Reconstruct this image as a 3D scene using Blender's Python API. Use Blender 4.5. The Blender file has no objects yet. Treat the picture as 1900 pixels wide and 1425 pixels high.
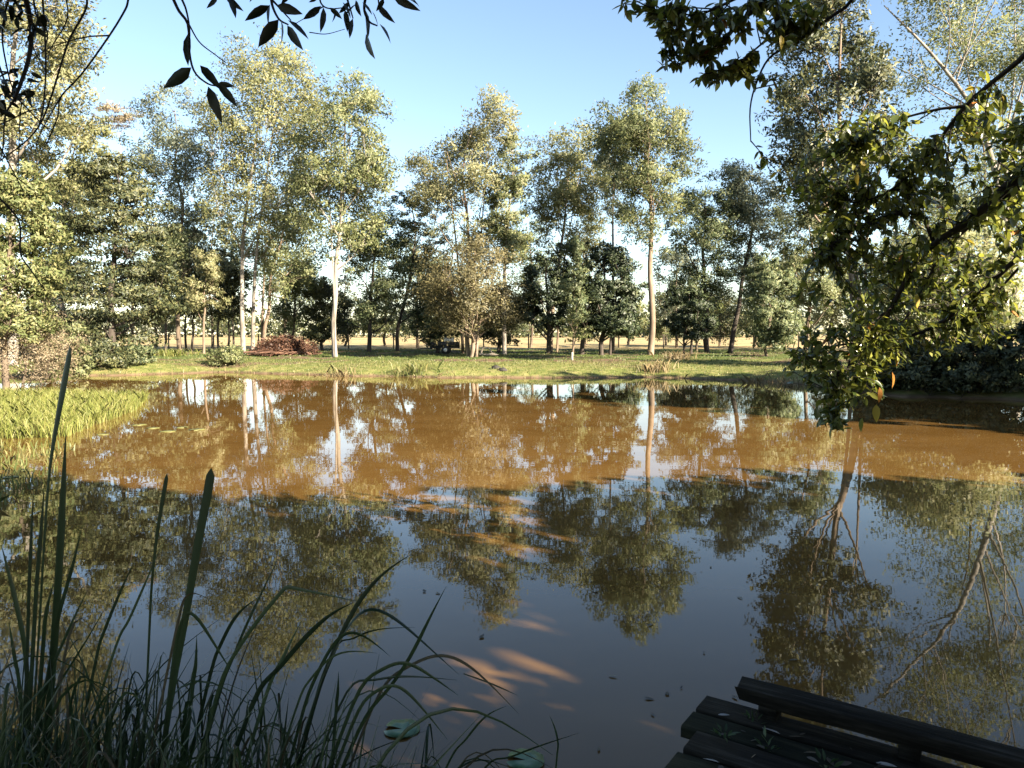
import bpy, math, random
import numpy as np
from mathutils import Vector, Matrix, noise

# ------------------------------------------------------------------ camera, sky, sun, exposure
SC = bpy.context.scene
COL = SC.collection
F_PX, CAM_H = 1382.0, 1.9
PITCH = math.atan(92.5 / F_PX)
cam_d = bpy.data.cameras.new('camera'); cam = bpy.data.objects.new('camera', cam_d); COL.objects.link(cam)
cam.location = (0, 0, CAM_H); cam.rotation_euler = (math.pi / 2 - PITCH, 0, 0)
cam_d.sensor_width = 36; cam_d.lens = 36 * F_PX / 1900; cam_d.clip_end = 4000; cam_d.clip_start = 0.02
SC.camera = cam
SUN_EL, SUN_AZ = math.radians(25), math.radians(50)          # low sun from the right, a little behind the viewer
w = bpy.data.worlds.new('World'); SC.world = w; w.use_nodes = True
nt = w.node_tree; bg = nt.nodes['Background']
sky = nt.nodes.new('ShaderNodeTexSky'); sky.sky_type = 'NISHITA'; sky.sun_disc = False
sky.sun_elevation = SUN_EL; sky.sun_rotation = math.pi - SUN_AZ
sky.air_density = 1.0; sky.dust_density = 0.3; sky.ozone_density = 1.0; sky.altitude = 20
nt.links.new(sky.outputs[0], bg.inputs[0]); bg.inputs[1].default_value = 0.050
SUNV = Vector((math.sin(SUN_AZ) * math.cos(SUN_EL), -math.cos(SUN_AZ) * math.cos(SUN_EL), math.sin(SUN_EL)))
sd = bpy.data.lights.new('sun', 'SUN'); sd.energy = 5.0; sd.angle = math.radians(0.55); sd.color = (1.0, 0.87, 0.68)
sun = bpy.data.objects.new('sun', sd); COL.objects.link(sun); sun.location = (20, -40, 30)
sun.rotation_euler = (-SUNV).to_track_quat('-Z', 'Y').to_euler()
SC.view_settings.view_transform = 'Standard'; SC.view_settings.look = 'None'
SC.view_settings.exposure = 2.56; SC.view_settings.gamma = 1
SC.cycles.use_denoising = True; SC.cycles.denoiser = 'OPENIMAGEDENOISE'; SC.cycles.denoising_input_passes = 'RGB_ALBEDO_NORMAL'; SC.cycles.denoising_prefilter = 'ACCURATE'
SC.cycles.max_bounces = 8; SC.cycles.diffuse_bounces = 3; SC.cycles.glossy_bounces = 3; SC.cycles.transmission_bounces = 4

# ------------------------------------------------------------------ helpers
RNG = np.random.default_rng(7)
def P(px, py, Y):
    """world point seen at photo pixel (px,py) at forward distance Y"""
    xr, yu = (px - 950) / F_PX, (712.5 - py) / F_PX
    cp, sp = math.cos(PITCH), math.sin(PITCH)
    d = (xr, cp + yu * sp, -sp + yu * cp)
    k = Y / d[1]
    return np.array([d[0] * k, Y, CAM_H + d[2] * k])
def G(px, py, z):
    xr, yu = (px - 950) / F_PX, (712.5 - py) / F_PX
    cp, sp = math.cos(PITCH), math.sin(PITCH)
    d = np.array([xr, cp + yu * sp, -sp + yu * cp])
    return np.array([0, 0, CAM_H]) + d * ((z - CAM_H) / d[2])

POND = np.array([(-22.5,33.0),(-20.7,33.9),(-18.5,34.2),(-16.5,35.2),(-15,37.0),(-12.4,36.2),(-10,34.9),(-8.1,34.1),(-6,33.4),(-4,32.9),
    (-2,32.3),(0,32.5),(2,32.1),(3.5,32.4),(5.5,32.6),(7,32.2),(8.6,31.2),(9.8,30.2),(10.7,28),(11.2,25),(11.6,22.8),(13.2,21.7),(15,21),(17,19),
    (18,14),(16,9),(12,5.5),(8,3.5),(5,2.6),(3,2.1),(1,1.75),(-0.5,1.8),(-1.6,2.2),(-2.7,2.7),(-3.8,3.5),(-5.3,5.2),(-7.6,8),(-9.2,11),(-12.5,14),(-17,18),(-21,23),(-24,28)])
def pond_dist(x, y):
    """signed distance to the shoreline, negative over water"""
    x = np.asarray(x, float).ravel(); y = np.asarray(y, float).ravel()
    best = np.full(x.shape, 1e9); inside = np.zeros(x.shape, bool)
    n = len(POND)
    for i in range(n):
        ax, ay = POND[i]; bx, by = POND[(i + 1) % n]
        dx, dy = bx - ax, by - ay
        t = np.clip(((x - ax) * dx + (y - ay) * dy) / (dx * dx + dy * dy), 0, 1)
        best = np.minimum(best, np.hypot(x - ax - t * dx, y - ay - t * dy))
        c = ((ay > y) != (by > y)) & (x < (bx - ax) * (y - ay) / ((by - ay) if by != ay else 1e-9) + ax)
        inside ^= c
    return np.where(inside, -best, best)
def ground_z(x, y):
    x = np.asarray(x, float); y = np.asarray(y, float)
    shp = x.shape
    xf, yf = x.ravel(), y.ravel()
    d = pond_dist(xf, yf) + 0.18 * np.sin(xf * 1.7 + yf * .6) + 0.12 * np.sin(xf * 3.9 - yf * 2.3)
    up = 0.40 * (1 - np.exp(-np.maximum(d, 0) / 1.3)) + 0.32 * (1 - np.exp(-np.maximum(d, 0) / 14))
    dn = -0.8 * (1 - np.exp(np.minimum(d, 0) / 1.2))
    wob = 0.05 * np.sin(xf * .9) * np.sin(yf * .7 + 1) + 0.03 * np.sin(xf * 2.3 + yf) 
    z = np.where(d > 0, up + wob * np.clip(d / 2, 0, 1), dn)
    return z.reshape(shp) if shp else float(z[0])
def gz(x, y): return float(ground_z(np.array([x]), np.array([y]))[0])

def np_mesh(name, verts, faces_flat, sizes, smooth=False):
    me = bpy.data.meshes.new(name)
    verts = np.asarray(verts, np.float32); faces_flat = np.asarray(faces_flat, np.int32); sizes = np.asarray(sizes, np.int32)
    me.vertices.add(len(verts)); me.vertices.foreach_set('co', verts.ravel())
    me.loops.add(len(faces_flat)); me.loops.foreach_set('vertex_index', faces_flat)
    me.polygons.add(len(sizes)); st = np.concatenate([[0], np.cumsum(sizes)[:-1]]).astype(np.int32)
    me.polygons.foreach_set('loop_start', st)
    if smooth: me.polygons.foreach_set('use_smooth', np.ones(len(sizes), bool))
    me.update(calc_edges=True)
    return me
class MB:
    def __init__(s): s.v = []; s.f = []; s.n = []; s.k = 0
    def add(s, v, f):
        v = np.asarray(v, float); f = np.asarray(f, int)
        s.v.append(v); s.f.append((f + s.k).ravel()); s.n.append(np.full(len(f), f.shape[1])); s.k += len(v)
    def tube(s, pts, rad, sides=6, caps=False):
        pts = np.asarray(pts, float); k = len(pts); rad = np.broadcast_to(np.asarray(rad, float), (k,))
        tan = np.gradient(pts, axis=0); tan /= np.linalg.norm(tan, axis=1, keepdims=True) + 1e-12
        ref = np.array([1., 0, 0]) if abs(tan.mean(0)[0]) < .8 * np.linalg.norm(tan.mean(0)) + 1e-9 else np.array([0, 1., 0])
        u = np.cross(tan, ref); u /= np.linalg.norm(u, axis=1, keepdims=True) + 1e-12
        v = np.cross(tan, u)
        a = np.arange(sides) / sides * 2 * np.pi
        ring = pts[:, None] + rad[:, None, None] * (np.cos(a)[None, :, None] * u[:, None] + np.sin(a)[None, :, None] * v[:, None])
        i, j = np.meshgrid(np.arange(k - 1), np.arange(sides), indexing='ij')
        j2 = (j + 1) % sides
        f = np.stack([i * sides + j, i * sides + j2, (i + 1) * sides + j2, (i + 1) * sides + j], -1).reshape(-1, 4)
        s.add(ring.reshape(-1, 3), f)
        if caps:
            for r, flip in ((0, True), (k - 1, False)):
                idx = np.arange(sides) + r * sides
                s.f.append((idx[::-1] if flip else idx) + s.k - k * sides); s.n.append(np.array([sides]))
    def box(s, lo, hi, M=None):
        lo = np.array(lo, float); hi = np.array(hi, float)
        v = np.array([[(lo, hi)[b][0], (lo, hi)[c][1], (lo, hi)[d][2]] for d in (0, 1) for c in (0, 1) for b in (0, 1)])
        if M is not None: v = v @ np.array(M)[:3, :3].T + np.array(M)[:3, 3]
        s.add(v, [[0, 2, 3, 1], [4, 5, 7, 6], [0, 1, 5, 4], [2, 6, 7, 3], [0, 4, 6, 2], [1, 3, 7, 5]])
    def mesh(s, name, smooth=False):
        return np_mesh(name, np.concatenate(s.v), np.concatenate(s.f), np.concatenate(s.n), smooth)
def link(name, me, mat=None, parent=None, loc=None):
    o = bpy.data.objects.new(name, me); COL.objects.link(o)
    if mat is not None and me is not None and not me.materials: me.materials.append(mat)
    if parent is not None: o.parent = parent
    if loc is not None: o.location = loc
    return o
def tag(o, label=None, cat=None, group=None, kind=None):
    if label: o['label'] = label
    if cat: o['category'] = cat
    if group: o['group'] = group
    if kind: o['kind'] = kind
    return o
def thing(name, label, cat, loc, group=None):
    o = bpy.data.objects.new(name, None); COL.objects.link(o); o.location = loc; o.empty_display_size = .2
    return tag(o, label, cat, group)
def smooth_path(pts, n):
    """Catmull-Rom resample"""
    pts = np.asarray(pts, float)
    if len(pts) == 2: 
        t = np.linspace(0, 1, n)[:, None]; return pts[0] * (1 - t) + pts[1] * t
    p = np.vstack([2 * pts[0] - pts[1], pts, 2 * pts[-1] - pts[-2]])
    out = []
    for t in np.linspace(0, len(pts) - 1 - 1e-6, n):
        i = int(t); f = t - i; a, b, c, d = p[i:i + 4]
        out.append(.5 * ((2 * b) + (-a + c) * f + (2 * a - 5 * b + 4 * c - d) * f * f + (-a + 3 * b - 3 * c + d) * f ** 3))
    return np.array(out)

# ------------------------------------------------------------------ materials
def new_mat(name):
    m = bpy.data.materials.new(name); m.use_nodes = True
    t = m.node_tree; b = t.nodes['Principled BSDF']
    return m, t, b
def ramp(t, fac, stops):
    r = t.nodes.new('ShaderNodeValToRGB'); el = r.color_ramp.elements
    while len(el) < len(stops): el.new(.5)
    for e, (p, c) in zip(el, stops): e.position = p; e.color = (*c, 1)
    t.links.new(fac, r.inputs[0]); return r.outputs[0]
def leaf_mat(name, cols, trans=.44, rough=.5, spec=.35, tcol=None, obj_random=False):
    m, t, b = new_mat(name)
    if obj_random: rnd = t.nodes.new('ShaderNodeObjectInfo').outputs['Random']
    else: rnd = t.nodes.new('ShaderNodeNewGeometry').outputs['Random Per Island']
    c = ramp(t, rnd, cols)
    t.links.new(c, b.inputs['Base Color']); b.inputs['Roughness'].default_value = rough
    b.inputs['Specular IOR Level'].default_value = spec
    tr = t.nodes.new('ShaderNodeBsdfTranslucent'); mx = t.nodes.new('ShaderNodeMixShader'); mx.inputs[0].default_value = trans
    if tcol:
        mc = t.nodes.new('ShaderNodeMix'); mc.data_type = 'RGBA'; mc.inputs[0].default_value = .5
        t.links.new(c, mc.inputs['A']); mc.inputs['B'].default_value = (*tcol, 1); t.links.new(mc.outputs['Result'], tr.inputs[0])
    else: t.links.new(c, tr.inputs[0])
    t.links.new(b.outputs[0], mx.inputs[1]); t.links.new(tr.outputs[0], mx.inputs[2])
    t.links.new(mx.outputs[0], t.nodes['Material Output'].inputs[0])
    return m
def noise_mat(name, stops, scale=4, detail=6, rough=.85, bump=.0, stretch=(1, 1, 1), spec=.3, bscale=None):
    m, t, b = new_mat(name)
    tc = t.nodes.new('ShaderNodeTexCoord'); mp = t.nodes.new('ShaderNodeMapping'); mp.inputs['Scale'].default_value = stretch
    nz = t.nodes.new('ShaderNodeTexNoise'); nz.inputs['Scale'].default_value = scale; nz.inputs['Detail'].default_value = detail
    nz.inputs['Roughness'].default_value = .65
    t.links.new(tc.outputs['Object'], mp.inputs[0]); t.links.new(mp.outputs[0], nz.inputs['Vector'])
    t.links.new(ramp(t, nz.outputs[0], stops), b.inputs['Base Color'])
    b.inputs['Roughness'].default_value = rough; b.inputs['Specular IOR Level'].default_value = spec
    if bump:
        bp = t.nodes.new('ShaderNodeBump'); bp.inputs['Strength'].default_value = bump; bp.inputs['Distance'].default_value = .02
        t.links.new(nz.outputs[0], bp.inputs['Height']); t.links.new(bp.outputs[0], b.inputs['Normal'])
    return m
L = {}
L['olive'] = leaf_mat('leaf_olive', [(0, (0.0879, 0.1101, 0.0496)), (.5, (0.1637, 0.1866, 0.0802)), (.85, (0.2273, 0.2371, 0.1070)), (1, (0.2879, 0.2677, 0.1490))])
L['tan'] = leaf_mat('leaf_tan', [(0, (0.1193, 0.1335, 0.0628)), (.5, (0.2078, 0.2102, 0.0998)), (1, (0.2948, 0.2683, 0.1479))])
L['gold'] = leaf_mat('leaf_gold', [(0, (0.1124, 0.1278, 0.0526)), (.5, (0.2012, 0.2109, 0.0878)), (1, (0.2840, 0.2620, 0.1318))])
L['green'] = leaf_mat('leaf_green', [(0, (0.0605, 0.0864, 0.0450)), (.5, (0.1250, 0.1574, 0.0749)), (1, (0.2318, 0.2400, 0.1148))])
L['grey'] = leaf_mat('leaf_greygreen', [(0, (0.0743, 0.0990, 0.0743)), (.5, (0.1403, 0.1650, 0.1089)), (1, (0.2475, 0.2475, 0.1518))])
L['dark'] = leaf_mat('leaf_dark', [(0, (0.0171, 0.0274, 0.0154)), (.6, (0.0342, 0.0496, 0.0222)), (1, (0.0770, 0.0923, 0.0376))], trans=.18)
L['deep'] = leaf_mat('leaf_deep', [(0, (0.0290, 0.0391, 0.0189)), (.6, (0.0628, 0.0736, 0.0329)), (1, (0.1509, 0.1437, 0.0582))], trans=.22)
L['lime'] = leaf_mat('leaf_lime', [(0, (.085, .112, .040)), (.5, (.155, .178, .068)), (1, (.26, .24, .11))], trans=.4)
L['pink'] = leaf_mat('leaf_dry', [(0, (.14, .11, .07)), (.5, (.25, .20, .125)), (1, (.38, .32, .22))])
L['russet'] = leaf_mat('leaf_russet', [(0, (.035, .018, .012)), (.5, (.085, .040, .025)), (1, (.17, .09, .055))])
L['feather'] = leaf_mat('leaf_feather', [(0, (0.0728, 0.0672, 0.0345)), (.5, (0.1404, 0.1272, 0.0616)), (1, (0.2288, 0.1933, 0.0924))])
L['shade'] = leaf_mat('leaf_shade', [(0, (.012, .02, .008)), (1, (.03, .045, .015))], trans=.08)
B_WHITE = noise_mat('bark_white', [(.3, (.085, .072, .058)), (.52, (.22, .195, .165)), (.75, (.33, .30, .26))], 2.2, stretch=(1, 1, .35), bump=.3)
B_TAN = noise_mat('bark_tan', [(.3, (.075, .052, .037)), (.55, (.175, .132, .095)), (.75, (.30, .24, .18))], 2.5, stretch=(1, 1, .3), bump=.3)
B_DARK = noise_mat('bark_dark', [(.3, (.022, .018, .015)), (.7, (.075, .06, .048))], 5, stretch=(1, 1, .25), bump=.5)
B_BROWN = noise_mat('bark_brown', [(.3, (.05, .038, .028)), (.7, (.15, .115, .082))], 5, stretch=(1, 1, .25), bump=.5)
TWIG = noise_mat('bark_twig', [(.3, (.012, .01, .009)), (.7, (.035, .027, .02))], 30, bump=.2)

# ------------------------------------------------------------------ the setting: ground, water
def axis(lo, hi, step, far, grow=1.35):
    a = list(np.arange(lo, hi + 1e-6, step)); s = step
    while a[-1] < far: s *= grow; a.append(a[-1] + s)
    s = step
    while a[0] > -far: s *= grow; a.insert(0, a[0] - s)
    return np.array(a)
xs = axis(-27, 22, .4, 1600); ys = axis(-2, 62, .4, 1600)
X, Y = np.meshgrid(xs, ys); Z = ground_z(X, Y)
nx, ny = len(xs), len(ys)
i, j = np.meshgrid(np.arange(ny - 1), np.arange(nx - 1), indexing='ij')
fq = np.stack([i * nx + j, i * nx + j + 1, (i + 1) * nx + j + 1, (i + 1) * nx + j], -1).reshape(-1, 4)
gme = np_mesh('ground', np.stack([X, Y, Z], -1).reshape(-1, 3), fq.ravel(), np.full(len(fq), 4), True)
def ground_material():
    m, t, b = new_mat('ground_grass')
    tc = t.nodes.new('ShaderNodeTexCoord'); sep = t.nodes.new('ShaderNodeSeparateXYZ'); t.links.new(tc.outputs['Object'], sep.inputs[0])
    def nz(scale, detail=5, sx=(1, 1, 1)):
        mp = t.nodes.new('ShaderNodeMapping'); mp.inputs['Scale'].default_value = sx
        n = t.nodes.new('ShaderNodeTexNoise'); n.inputs['Scale'].default_value = scale; n.inputs['Detail'].default_value = detail
        t.links.new(tc.outputs['Object'], mp.inputs[0]); t.links.new(mp.outputs[0], n.inputs['Vector']); return n.outputs[0]
    def mrange(v, a, bb, lo=0, hi=1):
        r = t.nodes.new('ShaderNodeMapRange'); r.interpolation_type = 'SMOOTHSTEP'
        r.inputs[1].default_value = a; r.inputs[2].default_value = bb; r.inputs[3].default_value = lo; r.inputs[4].default_value = hi
        t.links.new(v, r.inputs[0]); return r.outputs[0]
    def mixc(f, a, c):
        x = t.nodes.new('ShaderNodeMix'); x.data_type = 'RGBA'; t.links.new(f, x.inputs[0]); t.links.new(a, x.inputs['A']); t.links.new(c, x.inputs['B']); return x.outputs['Result']
    def math_(op, a, c):
        x = t.nodes.new('ShaderNodeMath'); x.operation = op
        for k, v in enumerate((a, c)):
            if isinstance(v, (int, float)): x.inputs[k].default_value = v
            else: t.links.new(v, x.inputs[k])
        return x.outputs[0]
    n1, n2, n3 = nz(.35), nz(2.2, 8), nz(.16, 3, (1, 2.5, 1))
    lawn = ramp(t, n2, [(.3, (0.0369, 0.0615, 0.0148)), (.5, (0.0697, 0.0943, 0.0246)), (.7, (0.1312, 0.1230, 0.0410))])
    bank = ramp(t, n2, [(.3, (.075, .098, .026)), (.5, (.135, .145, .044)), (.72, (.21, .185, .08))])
    dirt = ramp(t, n2, [(.3, (.07, .046, .03)), (.7, (.17, .12, .075))])
    dry = ramp(t, n3, [(.3, (.26, .195, .095)), (.7, (.37, .29, .15))])
    mulch = ramp(t, n2, [(.3, (0.0148, 0.0115, 0.0074)), (.7, (0.0451, 0.0344, 0.0213))])
    yy = math_('ADD', sep.outputs[1], math_('MULTIPLY', math_('SUBTRACT', n1, .5), 6))
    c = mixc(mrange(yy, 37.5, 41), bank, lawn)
    c = mixc(math_('MULTIPLY', mrange(n3, .48, .60), mrange(yy, 34, 37)), c, dirt)
    c = mixc(mrange(yy, 57, 64), c, dry)
    c = mixc(mrange(sep.outputs[2], .13, .02), c, dirt)
    c = mixc(mrange(sep.outputs[1], 12, 6), c, mulch)
    t.links.new(c, b.inputs['Base Color']); b.inputs['Roughness'].default_value = .95; b.inputs['Specular IOR Level'].default_value = .1
    bp = t.nodes.new('ShaderNodeBump'); bp.inputs['Strength'].default_value = .6; bp.inputs['Distance'].default_value = .05
    t.links.new(n2, bp.inputs['Height']); t.links.new(bp.outputs[0], b.inputs['Normal'])
    return m
tag(link('ground', gme, ground_material()), kind='structure')

def water_material():
    m, t, b = new_mat('muddy_water')
    tc = t.nodes.new('ShaderNodeTexCoord')
    def nz(scale, detail, sx):
        mp = t.nodes.new('ShaderNodeMapping'); mp.inputs['Scale'].default_value = sx
        n = t.nodes.new('ShaderNodeTexNoise'); n.inputs['Scale'].default_value = scale; n.inputs['Detail'].default_value = detail
        t.links.new(tc.outputs['Object'], mp.inputs[0]); t.links.new(mp.outputs[0], n.inputs['Vector']); return n.outputs[0]
    t.links.new(ramp(t, nz(.5, 5, (1, 1.6, 1)), [(.3, (.088, .046, .0115)), (.7, (.124, .069, .0205))]), b.inputs['Base Color'])
    b.inputs['Roughness'].default_value = .012; b.inputs['IOR'].default_value = 1.35; b.inputs['Specular IOR Level'].default_value = .5
    a = t.nodes.new('ShaderNodeMath'); a.operation = 'ADD'
    t.links.new(nz(1.1, 2, (1, 1.5, 1)), a.inputs[0])
    q = t.nodes.new('ShaderNodeMath'); q.operation = 'MULTIPLY'; q.inputs[1].default_value = .06; t.links.new(nz(9, 2, (.8, 1.6, 1)), q.inputs[0]); t.links.new(q.outputs[0], a.inputs[1])
    bp = t.nodes.new('ShaderNodeBump'); bp.inputs['Strength'].default_value = .10; bp.inputs['Distance'].default_value = .012
    t.links.new(a.outputs[0], bp.inputs['Height']); t.links.new(bp.outputs[0], b.inputs['Normal'])
    return m
wx, wy = np.linspace(-30, 24, 28), np.linspace(.8, 39, 20)
WX, WY = np.meshgrid(wx, wy); i, j = np.meshgrid(np.arange(19), np.arange(27), indexing='ij')
wf = np.stack([i * 28 + j, i * 28 + j + 1, (i + 1) * 28 + j + 1, (i + 1) * 28 + j], -1).reshape(-1, 4)
tag(link('pond_water', np_mesh('pond_water', np.stack([WX, WY, WX * 0], -1).reshape(-1, 3), wf.ravel(), np.full(len(wf), 4), True), water_material()), kind='structure')

# ------------------------------------------------------------------ trees
def leaf_quads(c, ln, wd, droop, rng, out=None):
    n = len(c)
    a = rng.normal(size=(n, 3)); a[:, 2] = a[:, 2] * .8 - droop; a /= np.linalg.norm(a, axis=1, keepdims=True)
    r = rng.normal(size=(n, 3)); b = np.cross(a, r); b /= np.linalg.norm(b, axis=1, keepdims=True)
    s = rng.uniform(.65, 1.35, (n, 1)); l = ln * s; w_ = wd * s * rng.uniform(.8, 1.2, (n, 1))
    nrm = np.cross(a, b)
    if out is not None:
        fl = -np.sign((nrm * out).sum(1, keepdims=True)); fl[fl == 0] = 1; b = b * fl; nrm = nrm * fl
    v = np.stack([c - a * l / 2, c + b * w_ / 2 + nrm * l * .06, c + a * l / 2, c - b * w_ / 2 + nrm * l * .06], 1).reshape(-1, 3)
    return v, np.arange(4 * n).reshape(-1, 4)
def crown_clumps(prof, count, gap, freq, rng, fill):
    """prof rows (z, cx, cy, r) local; returns clump centres"""
    prof = np.array(sorted(map(tuple, prof))); zs, cx, cy, r = prof.T
    zz = np.linspace(zs[0], zs[-1], 200); rr = np.interp(zz, zs, r); cw = np.cumsum(rr ** 1.4 + 1e-6); cw /= cw[-1]
    out = []; off = rng.uniform(-50, 50, 3); tries = 0
    while len(out) < count and tries < count * 40:
        tries += 1
        z = float(np.interp(rng.random(), cw, zz)); R = float(np.interp(z, zs, r))
        th = rng.uniform(0, 2 * np.pi); rad = R * fill * rng.random() ** .42
        p = (float(np.interp(z, zs, cx)) + rad * math.cos(th), float(np.interp(z, zs, cy)) + rad * math.sin(th), z)
        if noise.noise(Vector(p) * freq + Vector(off)) < gap: continue
        out.append(p)
    return np.array(out)
def make_tree(name, label, cat, base, prof, bark, leaf, n=9000, clumps=70, ln=.2, wd=.075, droop=.5, tr=.18, gap=-.1, csize=.24,
              limbs=8, stems=None, seed=1, group=None, lean=(0, 0), fill=.98, up=1.2, flat=.75, top_frac=.93, zmin=.45, fork=None, trunk_pts=None, sprays=7, root=None, soft=.68, shoots=0):
    rng = np.random.default_rng(seed)
    t = root or thing(name, label, cat, base, group)
    n = int(n * 1.54); csize *= 1.12
    prof = np.array(prof, float); H = prof[:, 0].max(); zb = prof[:, 0].min()
    rm = prof[:, 3].max()
    C = crown_clumps(prof, clumps, gap, 1.6 / max(rm, .5), rng, fill)
    top = prof[np.argmax(prof[:, 0])]
    if trunk_pts is None:
        k = 9; f = np.linspace(0, 1, k)
        mid = np.interp(f * H * top_frac, np.sort(prof[:, 0]), prof[np.argsort(prof[:, 0]), 1]) * np.clip((f - .1) * 1.3, 0, 1)
        midy = np.interp(f * H * top_frac, np.sort(prof[:, 0]), prof[np.argsort(prof[:, 0]), 2]) * np.clip((f - .1) * 1.3, 0, 1)
        pts = np.stack([mid + lean[0] * f, midy + lean[1] * f, f * H * top_frac], 1)
        pts[1:, :2] += rng.normal(size=(k - 1, 2)) * .035 * rm
    else: pts = np.array(trunk_pts, float)
    pts = np.vstack([[pts[0][0], pts[0][1], -.15], pts])
    path = smooth_path(pts, 22); f = np.linspace(0, 1, 22)
    rad = tr * ((1 - f) ** .8 * .9 + .1); rad[0] *= 2.0; rad[1] *= 1.4; rad[2] *= 1.12
    mb = MB(); mb.tube(path, rad, 8); link('trunk', mb.mesh('trunk', True), bark, t)
    for (bx, by, tx, ty, tz, sr) in (stems or []):
        sp = smooth_path([(bx, by, -.15), (bx * .8 + tx * .2, by * .8 + ty * .2, tz * .4), (tx, ty, tz)], 14)
        mb = MB(); mb.tube(sp, sr * (1 - .8 * np.linspace(0, 1, 14)), 7); link('trunk', mb.mesh('trunk', True), bark, t)
    # limbs
    if limbs and len(C) > limbs:
        idx = [int(np.argmin(C[:, 2]))]; dist = np.linalg.norm(C - C[idx[0]], axis=1)
        for _ in range(limbs - 1):
            q = int(np.argmax(dist)); idx.append(q); dist = np.minimum(dist, np.linalg.norm(C - C[q], axis=1))
        T = C[idx]; own = np.argmin(np.linalg.norm(C[:, None] - T[None], axis=2), axis=1)
        for li, tg in enumerate(T):
            hd = math.hypot(tg[0] - np.interp(tg[2], path[:, 2], path[:, 0]), tg[1] - np.interp(tg[2], path[:, 2], path[:, 1]))
            za = np.clip(tg[2] - hd * up, H * zmin * .7 if zb > H * .3 else H * .12, H * top_frac * .97)
            a = np.array([np.interp(za, path[:, 2], path[:, 0]), np.interp(za, path[:, 2], path[:, 1]), za])
            m1 = a + (tg - a) * .45 + np.array([0, 0, -.10 * hd]) + rng.normal(size=3) * .06 * hd
            lp = smooth_path([a, m1, tg], 8); r0 = max(.018, float(np.interp(za, path[:, 2], rad)) * .5)
            mb = MB(); mb.tube(lp, np.linspace(r0, r0 * .3, 8), 5)
            for ci in np.where(own == li)[0]:
                c = C[ci]; k = int(np.clip(np.argmin(np.linalg.norm(lp - c, axis=1)) - 1, 1, 7))
                mm = (lp[k] + c) / 2 + np.array([0, 0, .08]) * np.linalg.norm(c - lp[k])
                mb.tube(smooth_path([lp[k], mm, c], 4), np.linspace(r0 * .38, .010, 4), 3)
            link('limb', mb.mesh('limb', True), bark, t)
    # crown: leaves in sprays inside clumps
    if shoots:
        zz_ = rng.uniform(.28 * H, max(zb, .5 * H), shoots); sh = np.column_stack([np.interp(zz_, path[:, 2], path[:, 0]), np.interp(zz_, path[:, 2], path[:, 1]), zz_]) + rng.normal(size=(shoots, 3)) * .12 * rm * np.array([1, 1, .2]); nC = len(C); C = np.vstack([C, sh])
    rc = csize * rm * rng.uniform(.6, 1.35, len(C))
    if shoots: rc[nC:] *= .42
    rc = rc * 1.0; wgt = rc ** 2; per = np.maximum(8, (n * wgt / wgt.sum())).astype(int)
    cs = np.repeat(C, per, 0); rr = np.repeat(rc, per); ids = np.repeat(np.arange(len(C)), per)
    sd_ = rng.normal(size=(len(C), sprays, 3)) * .62
    sp = sd_[ids, rng.integers(0, sprays, len(ids))]
    off = (sp + rng.normal(size=sp.shape) * .30) * rr[:, None]; off[:, 2] *= flat
    pos = cs + off
    keep = pos[:, 2] > .08; ax = np.column_stack([np.interp(pos[:, 2], path[:, 2], path[:, 0]), np.interp(pos[:, 2], path[:, 2], path[:, 1]), pos[:, 2] - .25 * rm])
    out = off / (np.linalg.norm(off, axis=1, keepdims=True) + 1e-6) + .7 * (pos - ax) / (np.linalg.norm(pos - ax, axis=1, keepdims=True) + 1e-6)
    out = (out / (np.linalg.norm(out, axis=1, keepdims=True) + 1e-6))[keep]
    v, fq_ = leaf_quads(pos[keep], ln, wd, droop, rng, out)
    mb = MB(); mb.add(v, fq_); me = mb.mesh('crown', True)
    if soft:
        e1 = v.reshape(-1, 4, 3); g_ = np.cross(e1[:, 1] - e1[:, 3], e1[:, 2] - e1[:, 0]); g_ /= np.linalg.norm(g_, axis=1, keepdims=True) + 1e-9
        g_ *= np.sign((g_ * out).sum(1, keepdims=True)); nn_ = out * soft + g_ * (1 - soft) + rng.normal(size=out.shape) * .12; nn_ /= np.linalg.norm(nn_, axis=1, keepdims=True)
        me.normals_split_custom_set_from_vertices(np.repeat(nn_, 4, 0).astype(np.float32))
    tag(link('crown', me, leaf, t), kind='stuff')
    return t
def ptree(name, label, px, D, rows, bark, leaf, cat='tree', seed=None, base_y=None, **kw):
    """rows: (py, left px, right px) of the crown outline at distance D"""
    bx = (px - 950) / F_PX * D; bz = gz(bx, D)
    prof = []
    for (py, l, r) in rows:
        c = P((l + r) / 2, py, D); hw = (r - l) / 2 / F_PX * D
        prof.append((c[2] - bz, c[0] - bx, 0.0, hw))
    k = dict(kw); 
    if 'stems_px' in k:
        k['stems'] = []
        for (b_px, dy, t_px, t_py, sr) in k.pop('stems_px'):
            tp = P(t_px, t_py, D)
            k['stems'].append(((b_px - px) / F_PX * D, dy, tp[0] - bx, -dy, tp[2] - bz, sr))
    if 'trunk_px' in k:
        k['trunk_pts'] = [(0, 0, 0)] + [tuple(P(a, b_, D) - np.array([bx, D, bz])) for a, b_ in k.pop('trunk_px')]
    return make_tree(name, label, cat, (bx, D, bz), prof, bark, leaf, seed=seed if seed is not None else int(px * 7 + D), **k)

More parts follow.
